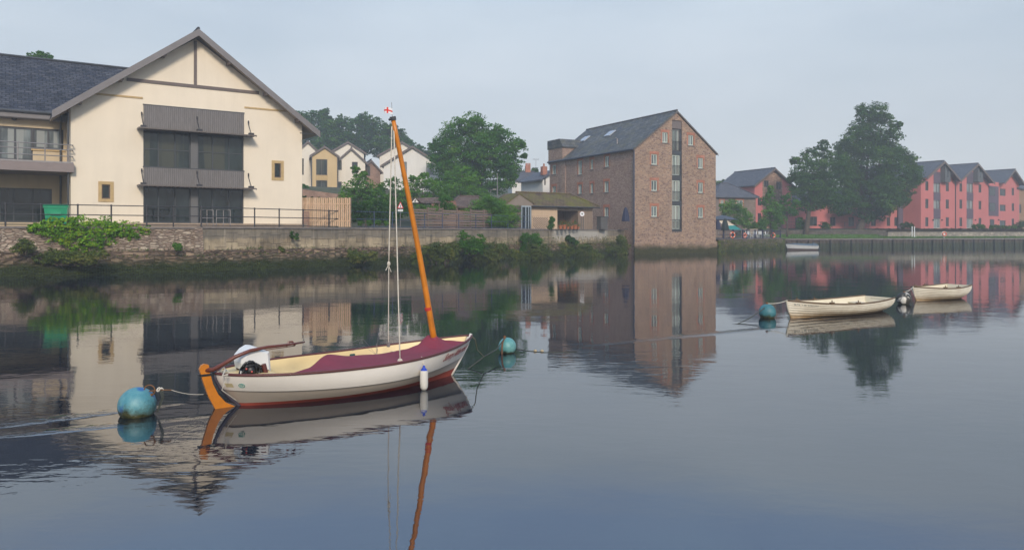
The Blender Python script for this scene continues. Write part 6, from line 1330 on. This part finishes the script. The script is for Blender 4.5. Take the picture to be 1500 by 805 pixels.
mb=MB(); LT=plain('faded_lettering',(.16,.20,.19),.3,9,.8); random.seed(5)
def glyph(u0,u1,h0,h1): mb.quad(hp(u0,h0,-1,.026),hp(u1,h0,-1,.026),hp(u1,h1,-1,.026),hp(u0,h1,-1,.026))
u=.03
for w,g,s in ((.010,.003,1),(.006,.003,0),(.008,.012,1),(.004,.008,0),(.004,.004,1),(.006,.012,1)):
    glyph(u,u+w*.35,.84,.92); glyph(u,u+w,.84 if s else .90,.86 if s else .92); u+=w+g
for k in range(8): glyph(u,u+.0022,.84,.905); glyph(u+.0022,u+.0055,.895,.905) if k%2 else glyph(u+.0022,u+.0055,.84,.85); u+=.0085
mb.build('name_lettering',LT,t)
a=hp(0,1.02,1); g=R(31); wa=(t.location.x+a[0]*math.cos(g),t.location.y+a[0]*math.sin(g),a[2]); tag(rope('painter',[wa,gb],.010,ROPE,sag=.03),'pale rope from the larger rowing boat bow to the dark teal buoy','rope')
t,hp=rowboat('smaller cream clinker rowing boat before the pink reflections, farther of the two',1338,440,29,2.42,1.10,.42,.36,.42,(.3,.55,.82),False,.72)
wa=(t.location.x,t.location.y,.42); tag(rope('painter',[wa,wb_],.009,ROPE,sag=.03),'pale rope from the smaller rowing boat bow to the peeling buoy','rope')
# far moored tender
X,Y=onwater(1152,366.2); t=thing('moored_tender','small white tender with dark stripe and grey cover moored beneath the sheet piling','motor boat',(X,Y,0),R(10)); Lt=3.9
def th(u,h,s): b_=.75*(1-(1-min(1,u/.5))**2)**.7 if u<.5 else .75; return ((-.35*h+.25)*(1-u)+Lt*u,s*max(.004,b_*(.55+.45*h)),-.1+(.62+.22*(1-u)**2)*h)
US_=[i/16 for i in range(17)]
mb=MB(); [mb.grid([[th(u,h,s) for u in US_] for h in (0,.3,.42)]) for s in (-1,1)]; mb.build('dark_stripe',plain('dark_stripe',(.10,.07,.06),.1,2),t,True)
mb=MB(); [mb.grid([[th(u,h,s) for u in US_] for h in (.42,.7,1)]) for s in (-1,1)]; mb.grid([[th(1,h,s) for h in (0,.5,1)] for s in (-1,1)]); mb.build('hull',WHP,t,True)
mb=MB(); rows=[[ (th(u,1,1)[0],th(u,1,1)[1]*k*1.03,th(u,1,1)[2]+.02+.22*(1-k*k)*min(1,u*3)) for u in US_] for k in (-1,-.6,-.2,.2,.6,1)]; mb.grid(rows); mb.build('cover',plain('grey_blue_canvas',(.10,.14,.17),.1,2,.8),t,True)
mb=MB(); mb.hexa([(Lt-.5,-.22,.45),(Lt+.05,-.22,.45),(Lt+.05,.22,.45),(Lt-.5,.22,.45),(Lt-.35,-.15,.95),(Lt-.0,-.15,.85),(Lt-.0,.15,.85),(Lt-.35,.15,.95)]); mb.tube([(Lt+.0,0,.6),(Lt+.25,0,.35),(Lt+.55,0,.10)],.10,8); mb.build('tilted_outboard',plain('grey_outboard',(.07,.09,.11),.1,2,.4),t)
# thin bright lines where slow currents meet
nt,b,h,zone,pmap=RIVN
fine2=noiset(nt,pmap((5.5,9.0,1),.5,(4,2,0)),1,3,.6,.3)
for args in ((3.7,15.4,3.3,.30,.53),(4.6,15.9,2.4,.16,.50),(-5.2,8.5,1.7,.22,.62),(-4.6,8.1,1.6,.16,.45)):
    h=math_(nt,'ADD',h,math_(nt,'MULTIPLY',zone(*args),math_(nt,'MULTIPLY',fine2,.0085)))
for l in list(nt.links):
    if l.to_node.type=='BUMP' and l.to_socket.name=='Height': nt.links.remove(l)
L(nt,h,[n for n in nt.nodes if n.type=='BUMP'][0].inputs['Height'])
# ------------------------------------------------------------------ light, sky, haze, camera
SUN_EL,SUN_AZ=30,167                                    # azimuth clockwise from +Y
sun=bpy.data.lights.new('sun','SUN'); sun.energy=1.9; sun.angle=R(12); sun.color=(1,.90,.77); so=bpy.data.objects.new('sun',sun); COL.objects.link(so)
sd=Vector((math.sin(R(SUN_AZ))*math.cos(R(SUN_EL)),math.cos(R(SUN_AZ))*math.cos(R(SUN_EL)),math.sin(R(SUN_EL)))); so.rotation_euler=sd.to_track_quat('Z','Y').to_euler()
w=bpy.data.worlds.new('World'); SC.world=w; w.use_nodes=True; nt=w.node_tree; bg=nt.nodes['Background']
sk=N(nt,'ShaderNodeTexSky'); sk.sky_type='NISHITA'; sk.sun_disc=False; sk.sun_elevation=R(SUN_EL); sk.sun_rotation=R(SUN_AZ); sk.air_density=1; sk.dust_density=3; sk.ozone_density=2
tc=N(nt,'ShaderNodeTexCoord'); sp=N(nt,'ShaderNodeSeparateXYZ'); L(nt,tc.outputs['Generated'],sp.inputs[0])
cl_=ramp(nt,sp.outputs['Z'],[(0.0,(.64,.66,.67)),(.12,(.57,.61,.635)),(.29,(.46,.53,.595)),(.35,(.30,.44,.68)),(.60,(.23,.38,.64)),(1.0,(.28,.38,.54))])
nz=noiset(nt,coord(nt,'Generated',(1.0,1.0,3.2)),2.2,5,.5); cl_=mix(nt,.38,cl_,ramp(nt,nz,[(.3,.3),(.7,.7)]),'OVERLAY')
sc_=N(nt,'ShaderNodeVectorMath',operation='SCALE'); L(nt,cl_,sc_.inputs[0]); sc_.inputs['Scale'].default_value=7.2
L(nt,mix(nt,.92,sk.outputs[0],sc_.outputs[0]),bg.inputs[0]); bg.inputs[1].default_value=.12
# morning mist
mb=MB(); mb.box(-262,342,-62,332,-3.3,60); hz=mb.build('haze',None if False else EARTH,uv=False); m=bpy.data.materials.new('mist'); m.use_nodes=True; nt=m.node_tree; nt.nodes.remove(nt.nodes['Principled BSDF'])
pv=N(nt,'ShaderNodeVolumePrincipled'); pv.inputs['Color'].default_value=(.94,.96,.97,1); pv.inputs['Density'].default_value=.0020; pv.inputs['Anisotropy'].default_value=.2; L(nt,pv.outputs[0],nt.nodes['Material Output'].inputs['Volume'])
hz.data.materials[0]=m; tag(hz,'thin morning mist over the river and town','haze',kind='stuff')
cam=bpy.data.cameras.new('camera'); co=bpy.data.objects.new('camera',cam); COL.objects.link(co); co.location=(0,0,CAM_H); co.rotation_euler=(R(90),0,0)
cam.sensor_width=36; cam.lens=36*FOC/1500; cam.shift_y=-(402.5-HOR)/1500; cam.clip_end=2000; cam.clip_start=.1; SC.camera=co
SC.render.engine='CYCLES'; cy=SC.cycles; cy.use_denoising=True; cy.max_bounces=6; cy.diffuse_bounces=2; cy.glossy_bounces=3; cy.transmission_bounces=2; cy.volume_bounces=0; cy.transparent_max_bounces=4; cy.caustics_reflective=False; cy.caustics_refractive=False
try: cy.denoiser='OPENIMAGEDENOISE'; cy.denoising_prefilter='ACCURATE'
except Exception: pass
SC.view_settings.view_transform='Standard'; SC.view_settings.look='None'; SC.view_settings.exposure=.78; SC.view_settings.gamma=1
# nothing that is not in the picture
